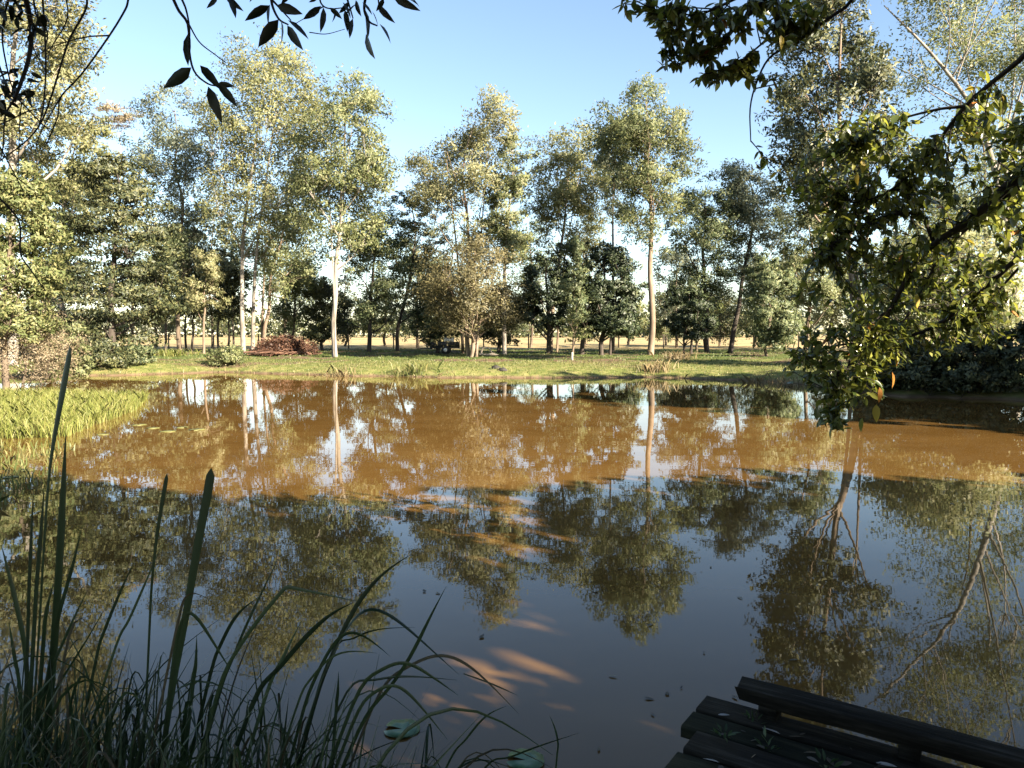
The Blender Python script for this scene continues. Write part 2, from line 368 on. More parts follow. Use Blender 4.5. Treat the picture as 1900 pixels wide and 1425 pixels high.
# --- tall gums along the far bank
ptree('gum_tree', 'tall gum with straight white trunk right of the brown brush pile', 622, 44,
      [(150, 632, 664), (180, 598, 690), (240, 568, 714), (320, 558, 722), (380, 572, 722), (430, 588, 700), (465, 600, 672)], B_WHITE, L['olive'],
      n=17000, clumps=95, tr=.17, gap=-.15, shoots=4, stems_px=[(616, .3, 655, 240, .09), (626, -.4, 602, 260, .08), (620, .1, 640, 330, .07)])
ptree('gum_tree', 'tallest gum with golden crown and twin white trunks left of brush pile', 452, 48,
      [(85, 478, 520), (125, 430, 568), (200, 400, 588), (280, 388, 590), (350, 384, 582), (420, 398, 556), (475, 410, 528)], B_WHITE, L['gold'],
      n=24000, clumps=130, tr=.2, gap=-.16, limbs=11, stems_px=[(464, .5, 520, 190, .15)], trunk_px=[(449, 560), (452, 430), (470, 300), (490, 140)])
ptree('gum_tree', 'blue-green gum behind dark bushy tree at left', 334, 52,
      [(165, 295, 350), (230, 268, 392), (300, 240, 400), (380, 285, 400), (450, 300, 400), (525, 315, 395)], B_BROWN, L['grey'], n=15000, clumps=85, tr=.19, gap=-.1)
ptree('gum_tree', 'broad open-crowned gum rising behind the low umbrella-shaped tree', 868, 49,
      [(188, 868, 940), (222, 800, 965), (280, 768, 965), (345, 770, 960), (405, 785, 940), (450, 800, 920), (490, 830, 910)], B_TAN, L['tan'],
      n=15000, clumps=80, tr=.17, gap=-.02, limbs=11, csize=.2, shoots=3, stems_px=[(858, .6, 830, 300, .11), (884, -.5, 905, 280, .10)])
ptree('gum_tree', 'slim pale-stemmed gum just right of the broad open-crowned gum', 936, 47.5,
      [(240, 930, 965), (290, 915, 985), (350, 905, 992), (420, 905, 985), (480, 910, 965)], B_WHITE, L['olive'], n=7500, clumps=50, tr=.16, gap=0, csize=.28)
ptree('gum_tree', 'yellowish gum standing behind the dark round tree', 1022, 52,
      [(245, 1030, 1090), (290, 992, 1118), (350, 985, 1128), (410, 990, 1128), (465, 1002, 1106)], B_TAN, L['gold'], n=14000, clumps=80, tr=.16, gap=-.05, shoots=3, stems_px=[(1034, .4, 1075, 320, .09)])
ptree('gum_tree', 'thin grey-leaved gum between yellowish gum and thick-trunked gum', 1137, 56,
      [(232, 1115, 1160), (300, 1105, 1172), (360, 1112, 1166), (400, 1120, 1155)], B_BROWN, L['grey'], n=6500, clumps=45, tr=.14, gap=-.05, csize=.3)
ptree('gum_tree', 'tall gum with thick bare trunk and pointed crown right of centre', 1207, 45,
      [(165, 1180, 1214), (200, 1142, 1250), (240, 1122, 1278), (290, 1120, 1284), (350, 1148, 1270), (400, 1168, 1250), (435, 1180, 1240)], B_TAN, L['olive'],
      n=17000, clumps=90, tr=.24, gap=-.15, limbs=10, shoots=5, trunk_px=[(1211, 590), (1206, 500), (1209, 420), (1203, 300), (1199, 190)])
ptree('gum_tree', 'grey-green gum left of the cone-shaped tree', 1312, 50,
      [(320, 1292, 1328), (370, 1256, 1358), (430, 1240, 1368), (490, 1236, 1360), (545, 1246, 1350)], B_DARK, L['green'], n=11000, clumps=70, tr=.2, gap=.02)
ptree('cone_tree', 'cone-shaped tree with dark leaning trunk on far bank', 1355, 50,
      [(284, 1364, 1378), (320, 1342, 1408), (360, 1334, 1440), (420, 1348, 1458), (480, 1360, 1450), (525, 1362, 1440)], B_DARK, L['grey'], n=12000, clumps=75, tr=.19, gap=.02, lean=(.3, 0))
ptree('gum_tree', 'pale airy gum half hidden behind the near overhanging leaves', 1492, 46,
      [(355, 1462, 1520), (420, 1448, 1560), (500, 1458, 1580), (570, 1480, 1570)], B_TAN, L['olive'], n=9000, clumps=60, tr=.15, gap=-.02)
# --- mid storey
ptree('bushy_tree', 'dense dark green tree with layered boughs at left', 212, 39,
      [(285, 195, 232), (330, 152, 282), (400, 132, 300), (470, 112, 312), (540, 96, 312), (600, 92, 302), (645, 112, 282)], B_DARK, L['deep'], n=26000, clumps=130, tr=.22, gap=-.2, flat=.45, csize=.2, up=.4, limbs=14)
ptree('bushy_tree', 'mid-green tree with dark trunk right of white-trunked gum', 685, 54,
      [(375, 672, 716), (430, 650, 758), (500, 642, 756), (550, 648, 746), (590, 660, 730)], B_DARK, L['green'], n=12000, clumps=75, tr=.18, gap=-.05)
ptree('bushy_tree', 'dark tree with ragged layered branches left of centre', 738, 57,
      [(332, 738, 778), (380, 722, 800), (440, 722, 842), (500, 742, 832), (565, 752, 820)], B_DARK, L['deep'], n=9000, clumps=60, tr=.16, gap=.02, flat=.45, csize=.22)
ptree('umbrella_tree', 'low feathery umbrella-shaped tree with forked pale trunk', 876, 43,
      [(440, 856, 915), (480, 812, 948), (530, 786, 964), (570, 792, 958), (604, 806, 944)], B_TAN, L['feather'], n=17000, clumps=110, ln=.16, wd=.06, tr=.17, gap=-.2, droop=.1,
      limbs=12, up=.9, stems_px=[(868, .2, 845, 520, .09), (884, -.2, 915, 510, .09)], zmin=.25)
ptree('round_tree', 'dark round-crowned tree beside the pale sapling', 1018, 48,
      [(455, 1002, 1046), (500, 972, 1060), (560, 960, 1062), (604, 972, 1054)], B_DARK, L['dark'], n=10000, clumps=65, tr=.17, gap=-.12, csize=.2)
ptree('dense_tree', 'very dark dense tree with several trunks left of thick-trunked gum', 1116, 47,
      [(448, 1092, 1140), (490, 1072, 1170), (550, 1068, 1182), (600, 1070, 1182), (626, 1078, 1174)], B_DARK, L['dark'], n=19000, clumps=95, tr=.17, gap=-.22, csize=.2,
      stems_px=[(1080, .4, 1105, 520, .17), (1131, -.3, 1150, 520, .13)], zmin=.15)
ptree('climber_tree', 'slim light green tree wrapped in leaves left of very dark tree', 1063, 45,
      [(440, 1056, 1074), (500, 1050, 1080), (560, 1046, 1084), (590, 1050, 1078)], B_BROWN, L['green'], n=3500, clumps=40, tr=.07, gap=-.3, csize=.4, limbs=5)
ptree('sapling', 'small bright green sapling in front of dark trees', 1063, 39.5,
      [(560, 1056, 1074), (590, 1046, 1092), (614, 1048, 1100), (634, 1056, 1086)], B_TAN, L['lime'], n=1300, clumps=26, tr=.035, gap=-.3, csize=.22, limbs=5, ln=.12, wd=.06)
ptree('dense_tree', 'small dark boxy tree right of thick-trunked gum', 1268, 48,
      [(528, 1256, 1300), (560, 1236, 1320), (600, 1234, 1322), (626, 1240, 1314)], B_DARK, L['dark'], n=8500, clumps=60, tr=.09, gap=-.2, csize=.2, stems_px=[(1284, .4, 1295, 570, .11)], zmin=.15)
ptree('leafy_tree', 'light green low tree glowing above the small dark boxy tree', 1292, 54,
      [(520, 1278, 1310), (550, 1262, 1332), (585, 1266, 1334), (610, 1280, 1325)], B_BROWN, L['lime'], n=3500, clumps=34, tr=.1, gap=-.1, limbs=5)
ptree('leafy_tree', 'fresh green bushy tree at the right end of the far lawn', 1422, 43,
      [(468, 1404, 1440), (530, 1386, 1470), (590, 1384, 1482), (640, 1390, 1456)], B_BROWN, L['green'], n=11000, clumps=70, tr=.1, gap=-.12, zmin=.1)
ptree('leafy_tree', 'olive low-crowned tree directly behind the brush pile', 545, 60,
      [(470, 520, 580), (520, 506, 600), (570, 508, 590), (612, 520, 580)], B_BROWN, L['olive'], n=8000, clumps=55, tr=.12, gap=-.1)
ptree('gum_tree', 'olive gum with brown trunk just left of white-trunked gum', 492, 56,
      [(320, 510, 560), (400, 480, 592), (480, 470, 596), (540, 480, 580)], B_TAN, L['olive'], n=11000, clumps=70, tr=.17, gap=-.02, stems_px=[(483, .5, 500, 430, .13)])
ptree('bushy_tree', 'low dark bush-like tree behind the white-trunked gum', 598, 58,
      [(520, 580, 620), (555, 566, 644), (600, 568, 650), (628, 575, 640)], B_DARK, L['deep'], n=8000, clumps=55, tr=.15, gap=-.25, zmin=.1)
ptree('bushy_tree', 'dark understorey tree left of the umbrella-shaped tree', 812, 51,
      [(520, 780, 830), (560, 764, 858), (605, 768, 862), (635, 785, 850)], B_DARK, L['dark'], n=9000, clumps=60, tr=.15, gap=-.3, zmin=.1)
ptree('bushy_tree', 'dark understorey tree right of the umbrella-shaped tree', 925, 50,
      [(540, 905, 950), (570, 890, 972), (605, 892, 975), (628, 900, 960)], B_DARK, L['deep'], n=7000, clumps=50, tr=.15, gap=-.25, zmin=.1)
# --- slender stand at left
for k, (px, D, lf, rows, lab) in enumerate([
    (308, 50, 'green', [(430, 290, 330), (490, 275, 345), (550, 280, 340), (585, 288, 330)], 'first slender dark-trunked tree right of dense layered tree'),
    (346, 56, 'green', [(420, 325, 372), (480, 318, 385), (545, 322, 380)], 'slender dark tree second in the stand left of twin white trunks'),
    (357, 53, 'deep', [(500, 340, 378), (545, 330, 392), (580, 338, 384)], 'short slender dark tree in the middle of the left stand'),
    (379, 47, 'tan', [(470, 362, 405), (530, 350, 412), (575, 358, 405)], 'slender tree with pale sunlit trunk inside the left stand'),
    (406, 57, 'deep', [(440, 390, 425), (520, 378, 445), (580, 385, 440)], 'dark slender tree fourth along the left stand'),
    (424, 54, 'deep', [(500, 405, 450), (550, 398, 458), (590, 405, 450)], 'dark slender tree closest to the twin white trunks'),
    (434, 60, 'green', [(400, 415, 460), (470, 405, 470), (550, 410, 465)], 'tall slender tree seen just behind the twin white trunks')]):
    ptree('slender_tree', lab, px, D, rows, B_TAN if lf == 'tan' else B_DARK, L[lf], n=4200, clumps=36, tr=.10, gap=-.1, limbs=5, csize=.3, group='slender trees in the left stand')
# --- left edge
ptree('gum_tree', 'huge pale gum filling the top left corner', 20, 36,
      [(-120, -40, 90), (-30, -80, 150), (60, -80, 140), (130, -70, 130), (200, -60, 150), (280, -60, 120)], B_WHITE, L['tan'], n=19000, clumps=90, tr=.3, gap=.02, limbs=10)
ptree('gum_tree', 'pale olive gum behind the dark layered tree at far left', 128, 44,
      [(222, 110, 185), (270, 70, 205), (340, 60, 200), (410, 60, 170), (470, 50, 150), (540, 60, 140)], B_WHITE, L['gold'], n=16000, clumps=85, tr=.2, gap=-.08)
ptree('wattle_tree', 'bright lime-green tree at the left edge', 10, 26,
      [(300, -20, 50), (380, -50, 82), (480, -60, 98), (560, -60, 98), (610, -50, 80)], B_BROWN, L['lime'], n=20000, clumps=95, ln=.15, wd=.06, tr=.14, gap=-.2, zmin=.1)
ptree('umbrella_tree', 'distant pale flat-topped tree against the sky at left', 212, 80,
      [(197, 196, 228), (208, 172, 252), (220, 180, 248), (236, 205, 240)], B_WHITE, L['pink'], n=2200, clumps=24, tr=.15, gap=-.2, flat=.4)
ptree('dry_shrub', 'dry pinkish-brown shrub on the left bank', 40, 27,
      [(555, 5, 70), (600, -25, 105), (650, -30, 130), (690, -20, 120)], B_BROWN, L['pink'], cat='shrub', n=8000, clumps=80, ln=.09, wd=.03, tr=.05, gap=-.05, zmin=.05, limbs=14)
ptree('leafy_shrub', 'yellow-green shrub between dry shrub and dark bank bushes', 122, 31,
      [(595, 100, 145), (630, 80, 165), (675, 78, 160), (695, 90, 150)], B_BROWN, L['olive'], cat='shrub', n=5000, clumps=50, ln=.13, wd=.06, tr=.04, gap=-.15, zmin=.05)
ptree('leafy_shrub', 'dark green shrub on far left bank under the layered tree', 188, 35.5,
      [(635, 160, 215), (660, 140, 240), (690, 142, 242)], B_BROWN, L['deep'], cat='shrub', n=6000, clumps=55, ln=.14, wd=.06, tr=.04, gap=-.2, zmin=.05)
ptree('leafy_shrub', 'olive-green shrub at the left end of the far lawn', 258, 37,
      [(640, 238, 280), (664, 222, 292), (686, 224, 290)], B_BROWN, L['green'], cat='shrub', n=4500, clumps=45, ln=.14, wd=.06, tr=.04, gap=-.2, zmin=.05)
ptree('leafy_shrub', 'sunlit leafy bush at the waterline below the twin white trunks', 420, 38.5,
      [(646, 400, 436), (664, 384, 452), (682, 388, 450)], B_BROWN, L['olive'], cat='shrub', n=3000, clumps=40, ln=.14, wd=.06, tr=.03, gap=-.2, zmin=.05)
# --- right bank
ptree('gum_tree', 'tall dark-leaved gum whose trunk stands behind the hanging leaves', 1590, 33,
      [(-30, 1520, 1600), (50, 1480, 1640), (110, 1458, 1650), (180, 1434, 1660), (250, 1425, 1655), (320, 1436, 1645), (365, 1470, 1620)], B_TAN, L['deep'], n=17000, clumps=90, tr=.22, gap=-.05,
      limbs=12, up=1.8, csize=.2, stems_px=[(1586, .2, 1530, 200, .10), (1596, -.3, 1620, 220, .10)])
ptree('gum_tree', 'leaning white-trunked gum with bare pale limbs at top right', 1905, 40,
      [(-190, 1690, 1900), (-90, 1600, 1990), (20, 1590, 2010), (110, 1690, 2010), (200, 1760, 2000)], B_WHITE, L['olive'], n=16000, clumps=75, tr=.24, gap=.05, limbs=12, csize=.17,
      trunk_px=[(1885, 560), (1868, 420), (1830, 260), (1795, 185), (1720, 90), (1640, 10)])
ptree('gum_tree', 'grey-green gum behind the near leaves at right edge', 1830, 46,
      [(195, 1760, 1860), (260, 1728, 1920), (340, 1700, 1960), (430, 1680, 1960), (520, 1690, 1950)], B_BROWN, L['olive'], n=14000, clumps=80, tr=.2, gap=-.12)
ptree('leafy_tree', 'yellow-green tree on the right bank behind the thick near branch', 1745, 31,
      [(430, 1690, 1790), (490, 1640, 1850), (560, 1630, 1880), (620, 1640, 1880)], B_BROWN, L['gold'], n=12000, clumps=75, ln=.16, tr=.12, gap=-.1, zmin=.1)
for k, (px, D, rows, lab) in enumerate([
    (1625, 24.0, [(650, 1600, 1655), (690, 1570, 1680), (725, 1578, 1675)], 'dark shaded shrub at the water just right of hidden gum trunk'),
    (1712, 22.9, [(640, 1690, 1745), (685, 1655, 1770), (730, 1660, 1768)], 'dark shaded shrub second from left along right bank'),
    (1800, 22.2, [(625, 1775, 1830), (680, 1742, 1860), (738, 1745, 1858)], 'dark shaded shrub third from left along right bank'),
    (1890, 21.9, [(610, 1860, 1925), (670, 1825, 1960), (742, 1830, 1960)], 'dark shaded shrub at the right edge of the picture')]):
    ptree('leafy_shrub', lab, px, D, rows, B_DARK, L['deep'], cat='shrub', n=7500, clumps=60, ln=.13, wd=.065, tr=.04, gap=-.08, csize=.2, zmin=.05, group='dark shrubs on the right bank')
# --- far wood behind the dry field
rng = np.random.default_rng(5); c = []
for k in range(150):
    x = rng.uniform(-330, 330); y = rng.uniform(250, 330); h = rng.uniform(6, 12)
    q = rng.normal(size=(160, 3)) * np.array([5.5, 5.5, h * .30]) + np.array([x, y, h * .52 + .6]); c.append(q[q[:, 2] > .3])
mb = MB(); mb.add(*leaf_quads(np.concatenate(c), 1.9, 1.1, .1, rng)); tag(link('distant_wood', mb.mesh('distant_wood'), L['deep']), 'dark line of distant trees beyond the dry field', 'wood', kind='stuff')

# --- middle-distance paddock trees behind the first rows
MID = [(95, 70, 470, 60, 'olive', 'hazy olive tree far behind the lime-green tree'), (245, 72, 430, 55, 'green', 'background tree behind the dense layered tree'),
       (290, 66, 480, 45, 'tan', 'tan background tree filling the gap behind the left stand'), (395, 68, 380, 55, 'olive', 'olive background tree behind the pale sunlit trunk'),
       (530, 70, 400, 55, 'green', 'green background tree above the brush pile'), (640, 75, 500, 45, 'deep', 'dark background tree low behind white trunk'),
       (715, 72, 520, 40, 'olive', 'olive background tree in the gap left of ragged dark tree'), (775, 66, 450, 50, 'green', 'green background tree right of ragged dark tree'),
       (840, 70, 400, 55, 'olive', 'background tree inside the broad open crown'), (985, 68, 380, 55, 'green', 'green background tree left of yellowish gum'),
       (1085, 72, 400, 50, 'olive', 'olive background tree above the very dark dense tree'), (1165, 78, 540, 40, 'lime', 'sunlit low background tree left of thick trunk'),
       (1235, 80, 545, 36, 'lime', 'sunlit low background tree right of thick trunk'), (1255, 66, 440, 45, 'grey', 'grey background tree left of grey-green gum'),
       (1335, 74, 545, 50, 'deep', 'dark background tree between the two right trunks'), (1400, 70, 470, 50, 'green', 'green background tree right of leaning trunk'),
       (1455, 66, 430, 50, 'olive', 'olive background tree left of the hanging leaves'), (1540, 60, 420, 55, 'tan', 'tan background tree behind the hanging leaves'),
       (1660, 56, 420, 70, 'olive', 'olive background tree deep behind the thick near branch'), (1780, 58, 330, 75, 'olive', 'tall background tree behind the right bank')]
for (px, D, top, hw, lf, lab) in MID:
    hb = 632; h = hb - top
    ptree('paddock_tree', lab, px, D, [(top, px - hw * .35, px + hw * .35), (top + h * .25, px - hw * .85, px + hw * .85), (top + h * .5, px - hw, px + hw), (top + h * .75, px - hw * .9, px + hw * .9), (hb - 8, px - hw * .5, px + hw * .5)],
          B_BROWN, L[lf], n=4600, clumps=46, ln=.24, wd=.09, tr=.14, gap=.02, limbs=5, zmin=.15, group='paddock trees behind the first rows')

# ------------------------------------------------------------------ near trees (their crowns behind the viewer throw the shade on the near water)
def ovate(ln, wd, curl=.12, fold=.18, seg=4):
    """pointed leaf along +x, folded on its midrib"""
    v = []; f = []
    for k in range(seg + 1):
        u = k / seg; w_ = wd * .5 * math.sin(math.pi * min(1, u * 1.0) ** .8) ** .9 if 0 < u < 1 else 0.0
        z = -curl * ln * u * u
        v += [(u * ln, -w_, z + fold * w_), (u * ln, 0, z), (u * ln, w_, z + fold * w_)]
    for k in range(seg):
        a = 3 * k
        f += [(a, a + 3, a + 4, a + 1), (a + 1, a + 4, a + 5, a + 2)]
    return np.array(v), np.array(f)
def frame(d, roll, rng=None):
    """rotation with x along d"""
    d = np.array(d, float); d /= np.linalg.norm(d)
    s_ = np.cross(np.array([0, 0, 1.]), d)
    if np.linalg.norm(s_) < 1e-3: s_ = np.array([0, 1., 0])
    s_ /= np.linalg.norm(s_); u = np.cross(d, s_)
    y = s_ * math.cos(roll) + u * math.sin(roll); z = np.cross(d, y)
    return np.stack([d, y, z], 1)
class Leafage:
    """collects leaves of one plant: the largest become parts, the rest one mass"""
    def __init__(s, root, parent, mats, weights, seed, gloss=None):
        s.root = np.array(root.location); s.par = parent; s.items = []; s.rng = np.random.default_rng(seed); s.mats = mats; s.w = np.array(weights) / sum(weights)
        s.shapes = [ovate(1, r, c_, fo) for r, c_, fo in ((.42, .10, .25), (.50, .2, .15), (.46, -.05, .3), (.38, .28, .2))]
        s.me = {}
    def add(s, p, d, ln, mi=None, roll=None):
        s.items.append((np.array(p), frame(d, s.rng.normal() * .7 if roll is None else roll), ln, s.rng.integers(4), int(s.rng.choice(len(s.mats), p=s.w)) if mi is None else mi))
    def build(s, limit, name='leaf', wide=1.0):
        def size(it):
            q = it[0]; return it[2] / max(q[1], .3) if abs(q[0] / max(q[1], .1)) < .72 and (q[2] - CAM_H) / max(q[1], .1) < .55 and q[1] > 0 else 0
        order = sorted(s.items, key=size, reverse=True)
        for it in order[:limit]:
            p, R, ln, sh, mi = it
            if (sh, mi) not in s.me:
                mb = MB(); v, f = s.shapes[sh]; mb.add(v, f); me = mb.mesh(name, True); me.materials.append(s.mats[mi]); s.me[(sh, mi)] = me
            o = bpy.data.objects.new(name, s.me[(sh, mi)]); COL.objects.link(o); o.parent = s.par
            M = np.eye(4); M[:3, :3] = R * ln; M[:3, 1] *= wide; M[:3, 3] = p - s.root
            o.matrix_local = Matrix(M.tolist())
        rest = order[limit:]
        if rest:
            mb = MB(); idx = []
            for p, R, ln, sh, mi in rest:
                v, f = s.shapes[sh]; v = v * np.array([1, wide, 1])
                mb.add(v @ (R * ln).T + p - s.root, f); idx.append(np.full(len(f), mi))
            me = mb.mesh('foliage', True)
            for m in s.mats: me.materials.append(m)
            me.polygons.foreach_set('material_index', np.concatenate(idx).astype(np.int32))
            o = link('foliage', me, None, s.par); tag(o, kind='stuff')
NL = [leaf_mat('near_leaf_green', [(0, (.032, .050, .013)), (.6, (.075, .098, .024)), (1, (.14, .15, .04))], trans=.28, rough=.27, spec=.6, tcol=(.22, .25, .03)),
      leaf_mat('near_leaf_light', [(0, (.13, .15, .026)), (1, (.25, .25, .055))], trans=.45, rough=.35, spec=.5, tcol=(.32, .34, .03)),
      leaf_mat('near_leaf_yellow', [(0, (.34, .27, .03)), (1, (.42, .30, .03))], trans=.4, rough=.4),
      leaf_mat('near_leaf_orange', [(0, (.34, .13, .03)), (1, (.42, .20, .04))], trans=.35, rough=.4)]
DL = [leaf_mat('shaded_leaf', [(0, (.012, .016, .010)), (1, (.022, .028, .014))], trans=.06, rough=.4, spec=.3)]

# -- right-hand overhanging tree
rng = np.random.default_rng(21)
R0 = np.array([4.7, 2.2, gz(4.7, 2.2)])
rt = thing('overhanging_tree', 'near leafy tree reaching over the water from the right edge', 'tree', R0)
mb = MB(); mb.tube(smooth_path([(0, 0, -.2), (-.05, .1, 1.2), (-.3, .25, 2.3), (-.55, .5, 3.3)], 14), np.linspace(.16, .09, 14), 9); link('trunk', mb.mesh('trunk', True), B_DARK, rt)
HUB = R0 + np.array([-.45, .4, 2.9]); HUB2 = R0 + np.array([-.55, .5, 3.3])
BR = [([(2130, 110, 3.3), (1900, 318, 4.0), (1800, 408, 4.3), (1715, 470, 4.6), (1655, 570, 4.8), (1605, 690, 4.9)], .042, HUB),
      ([(2060, -30, 3.2), (1900, 105, 3.6), (1792, 197, 3.9), (1715, 296, 4.2), (1640, 360, 4.4), (1560, 380, 4.5)], .019, HUB2),
      ([(1792, 197, 3.9), (1730, 205, 4.0), (1640, 232, 4.2), (1590, 270, 4.3)], .009, None),
      ([(2080, 180, 3.6), (1900, 342, 4.4), (1770, 445, 4.9), (1700, 560, 5.2), (1650, 640, 5.3)], .034, HUB),
      ([(1735, 455, 4.55), (1708, 402, 4.5), (1660, 398, 4.5), (1600, 418, 4.5), (1520, 470, 4.5)], .014, None),
      ([(1800, -160, 3.4), (1500, -60, 3.7), (1385, 32, 3.9), (1325, 92, 4.0), (1255, 122, 4.0)], .016, HUB2),
      ([(1700, -120, 3.5), (1420, -25, 3.8), (1330, 14, 3.9), (1290, 28, 4.0), (1215, 18, 4.0)], .012, HUB2),
      ([(1800, -120, 3.5), (1560, 20, 3.9), (1482, 76, 4.0), (1430, 105, 4.1), (1405, 150, 4.1), (1392, 200, 4.1), (1393, 262, 4.1)], .011, HUB2),
      ([(1482, 76, 4.0), (1430, 72, 4.0), (1375, 112, 4.0), (1320, 135, 4.0)], .007, None),
      ([(2100, 330, 4.0), (1900, 470, 4.4), (1800, 560, 4.7), (1700, 620, 5.0), (1560, 640, 5.0), (1480, 660, 5.0)], .024, HUB),
      ([(1655, 570, 4.8), (1600, 620, 4.8), (1560, 720, 4.7), (1545, 780, 4.6)], .010, None),
      ([(2100, 260, 3.8), (1960, 420, 4.3), (1870, 520, 4.6), (1800, 600, 4.8)], .02, HUB)]
nodes = []
for pts, r0, hub in BR:
    w_ = [P(*q) for q in pts]
    if hub is not None: w_ = [hub] + w_
    path = smooth_path(w_, 30); mb = MB(); mb.tube(path - R0, np.linspace(r0, max(.003, r0 * .18), 30), 6); link('branch', mb.mesh('branch', True), TWIG, rt)
    nodes.append(path[6:])
nodes = np.concatenate(nodes)
lf = Leafage(rt, rt, NL, [.62, .37, .006, .004], 3)
tw = MB()
REG = [(1630, 265, 85, 62, 26, 4.0, 4.6), (1580, 350, 118, 75, 34, 4.2, 4.8), (1650, 440, 140, 68, 42, 4.2, 5.2), (1590, 520, 110, 60, 32, 4.3, 5.0), (1700, 560, 150, 75, 52, 4.4, 5.4),
       (1825, 565, 70, 85, 34, 4.4, 5.2), (1555, 650, 105, 55, 32, 4.5, 5.1), (1590, 715, 70, 40, 17, 4.5, 5.0), (1552, 772, 34, 20, 6, 4.5, 4.7), (1820, 330, 95, 95, 40, 3.8, 4.6), (1855, 215, 55, 50, 14, 3.6, 4.2),
       (1280, 75, 62, 42, 22, 3.9, 4.1), (1220, 18, 62, 22, 11, 3.8, 4.1), (1400, 25, 75, 35, 18, 3.7, 4.1), (1480, 40, 45, 45, 13, 3.8, 4.1), (1355, 130, 25, 16, 5, 4.0, 4.1), (1395, 130, 20, 18, 5, 4.0, 4.1), (1310, 145, 26, 10, 3, 4.0, 4.1),
       (1700, 350, 40, 60, 8, 4.2, 4.6), (1880, 430, 40, 60, 16, 4.2, 4.7), (1490, 690, 40, 25, 7, 4.7, 5.0), (1690, 640, 90, 35, 18, 4.6, 5.2), (1500, 330, 40, 40, 8, 4.3, 4.6)]
for (cx, cy, rx, ry, cnt, y0, y1) in REG:
    for _ in range(int(cnt * 2.0)):
        th = rng.uniform(0, 6.283); q = rng.random() ** .5
        tip = P(cx + rx * q * math.cos(th), cy + ry * q * math.sin(th), rng.uniform(y0, y1))
        a = nodes[np.argmin(np.linalg.norm(nodes - tip, axis=1) + rng.random(len(nodes)) * .1)]
        L_ = np.linalg.norm(tip - a)
        mid = (a + tip) / 2 + np.array([0, 0, .12 * L_]) + rng.normal(size=3) * .04
        tp = smooth_path([a, mid, tip], 9); tw.tube(tp - R0, np.linspace(.0045, .0015, 9), 3)
        d0 = tp[-1] - tp[-3]; d0 /= np.linalg.norm(d0) + 1e-9
        k0 = max(1, int(9 * (1 - .28 / max(L_, .05))))
        for k in range(rng.integers(9, 15)):
            t_ = rng.uniform(k0, 8); p = np.array([np.interp(t_, range(9), tp[:, c]) for c in range(3)])
            d = d0 * .5 + rng.normal(size=3) * .6 + np.array([0, 0, -.32])
            lf.add(p, d, rng.uniform(.038, .076))
o = link('twig_mass', tw.mesh('twig_mass', True), TWIG, rt); tag(o, kind='stuff')
for (px, py, Yd, ln, mi, dx) in [(1632, 718, 4.5, .10, 3, .1), (1626, 750, 4.5, .11, 2, -.05), (1655, 690, 4.5, .10, 3, .25), (1600, 775, 4.5, .09, 1, -.2), (1700, 545, 4.5, .09, 2, .1), (1600, 295, 4.1, .08, 2, .1), (1590, 320, 4.1, .07, 2, -.1), (1578, 640, 4.5, .09, 1, .1), (1515, 755, 4.5, .085, 0, 0), (1545, 790, 4.5, .085, 0, -.5)]:
    lf.add(P(px, py, Yd), (dx, -.15, -1), ln, mi, .3)
lf.build(300)

# -- tree overhead: dark hanging sprays at the top, unseen crown shaped to block sky light
S0 = np.array([-1.9, -.9, gz(-1.9, -.9)])
def canopy(loc, label, seed, H, R, n, name='shade_tree', root=None, zb=2.6, group='trees on the near bank behind the viewer', cy=0.):
    prof = [(zb, 0, 0, R * .6), (zb + (H - zb) * .3, 0, cy, R), (zb + (H - zb) * .65, 0, cy, R * .95), (H * .93, 0, cy, R * .6), (H, 0, cy, R * .2)]
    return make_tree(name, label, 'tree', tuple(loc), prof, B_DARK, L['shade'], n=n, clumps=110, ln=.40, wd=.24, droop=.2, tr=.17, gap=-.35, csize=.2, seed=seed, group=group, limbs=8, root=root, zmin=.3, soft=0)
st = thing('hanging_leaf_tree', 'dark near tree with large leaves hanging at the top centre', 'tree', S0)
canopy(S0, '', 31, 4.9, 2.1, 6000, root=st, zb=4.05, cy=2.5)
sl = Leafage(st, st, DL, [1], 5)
ST = [([(318, -10), (332, 20), (349, 46), (352, 100), (362, 135), (385, 155), (403, 160)], .0045), ([(334, -10), (346, 20), (352, 58), (350, 100)], .004), ([(349, 42), (370, 78), (400, 102), (420, 117)], .0025),
      ([(502, -15), (506, 12), (518, 36), (535, 46)], .005), ([(505, 0), (520, 16), (540, 38)], .004), ([(590, -15), (597, 8), (612, 16), (640, 14)], .003), ([(600, 12), (575, 28), (548, 44)], .002), ([(574, 60), (605, 63), (640, 54)], .0018),
      ([(640, -15), (648, 10), (655, 34)], .004), ([(680, -15), (676, 18), (685, 40), (700, 48)], .005), ([(700, -12), (705, 14), (720, 30)], .003), ([(740, -12), (760, -2), (775, 8)], .0025), ([(405, -12), (415, -4), (430, 0)], .003)]
for k, (pts, r0) in enumerate(ST):
    Yd = 2.35 + .1 * math.sin(k * 2.1)
    w_ = [P(a, b, Yd) for a, b in pts]
    if pts[0][1] < 0:
        e_ = w_[0] - w_[1]; e_ /= np.linalg.norm(e_); w_ = [S0 + np.array([.4, .7, 3.6]), w_[0] + e_ * .40 + np.array([-.05, -.20, .12]), w_[0] + e_ * .14] + w_
    path = smooth_path(w_, 30); mb = MB(); mb.tube(path - S0, np.linspace(r0 * (1.5 if pts[0][1] < 0 else 1), r0 * .5, 30), 5); link('twig', mb.mesh('twig', True), TWIG, st)
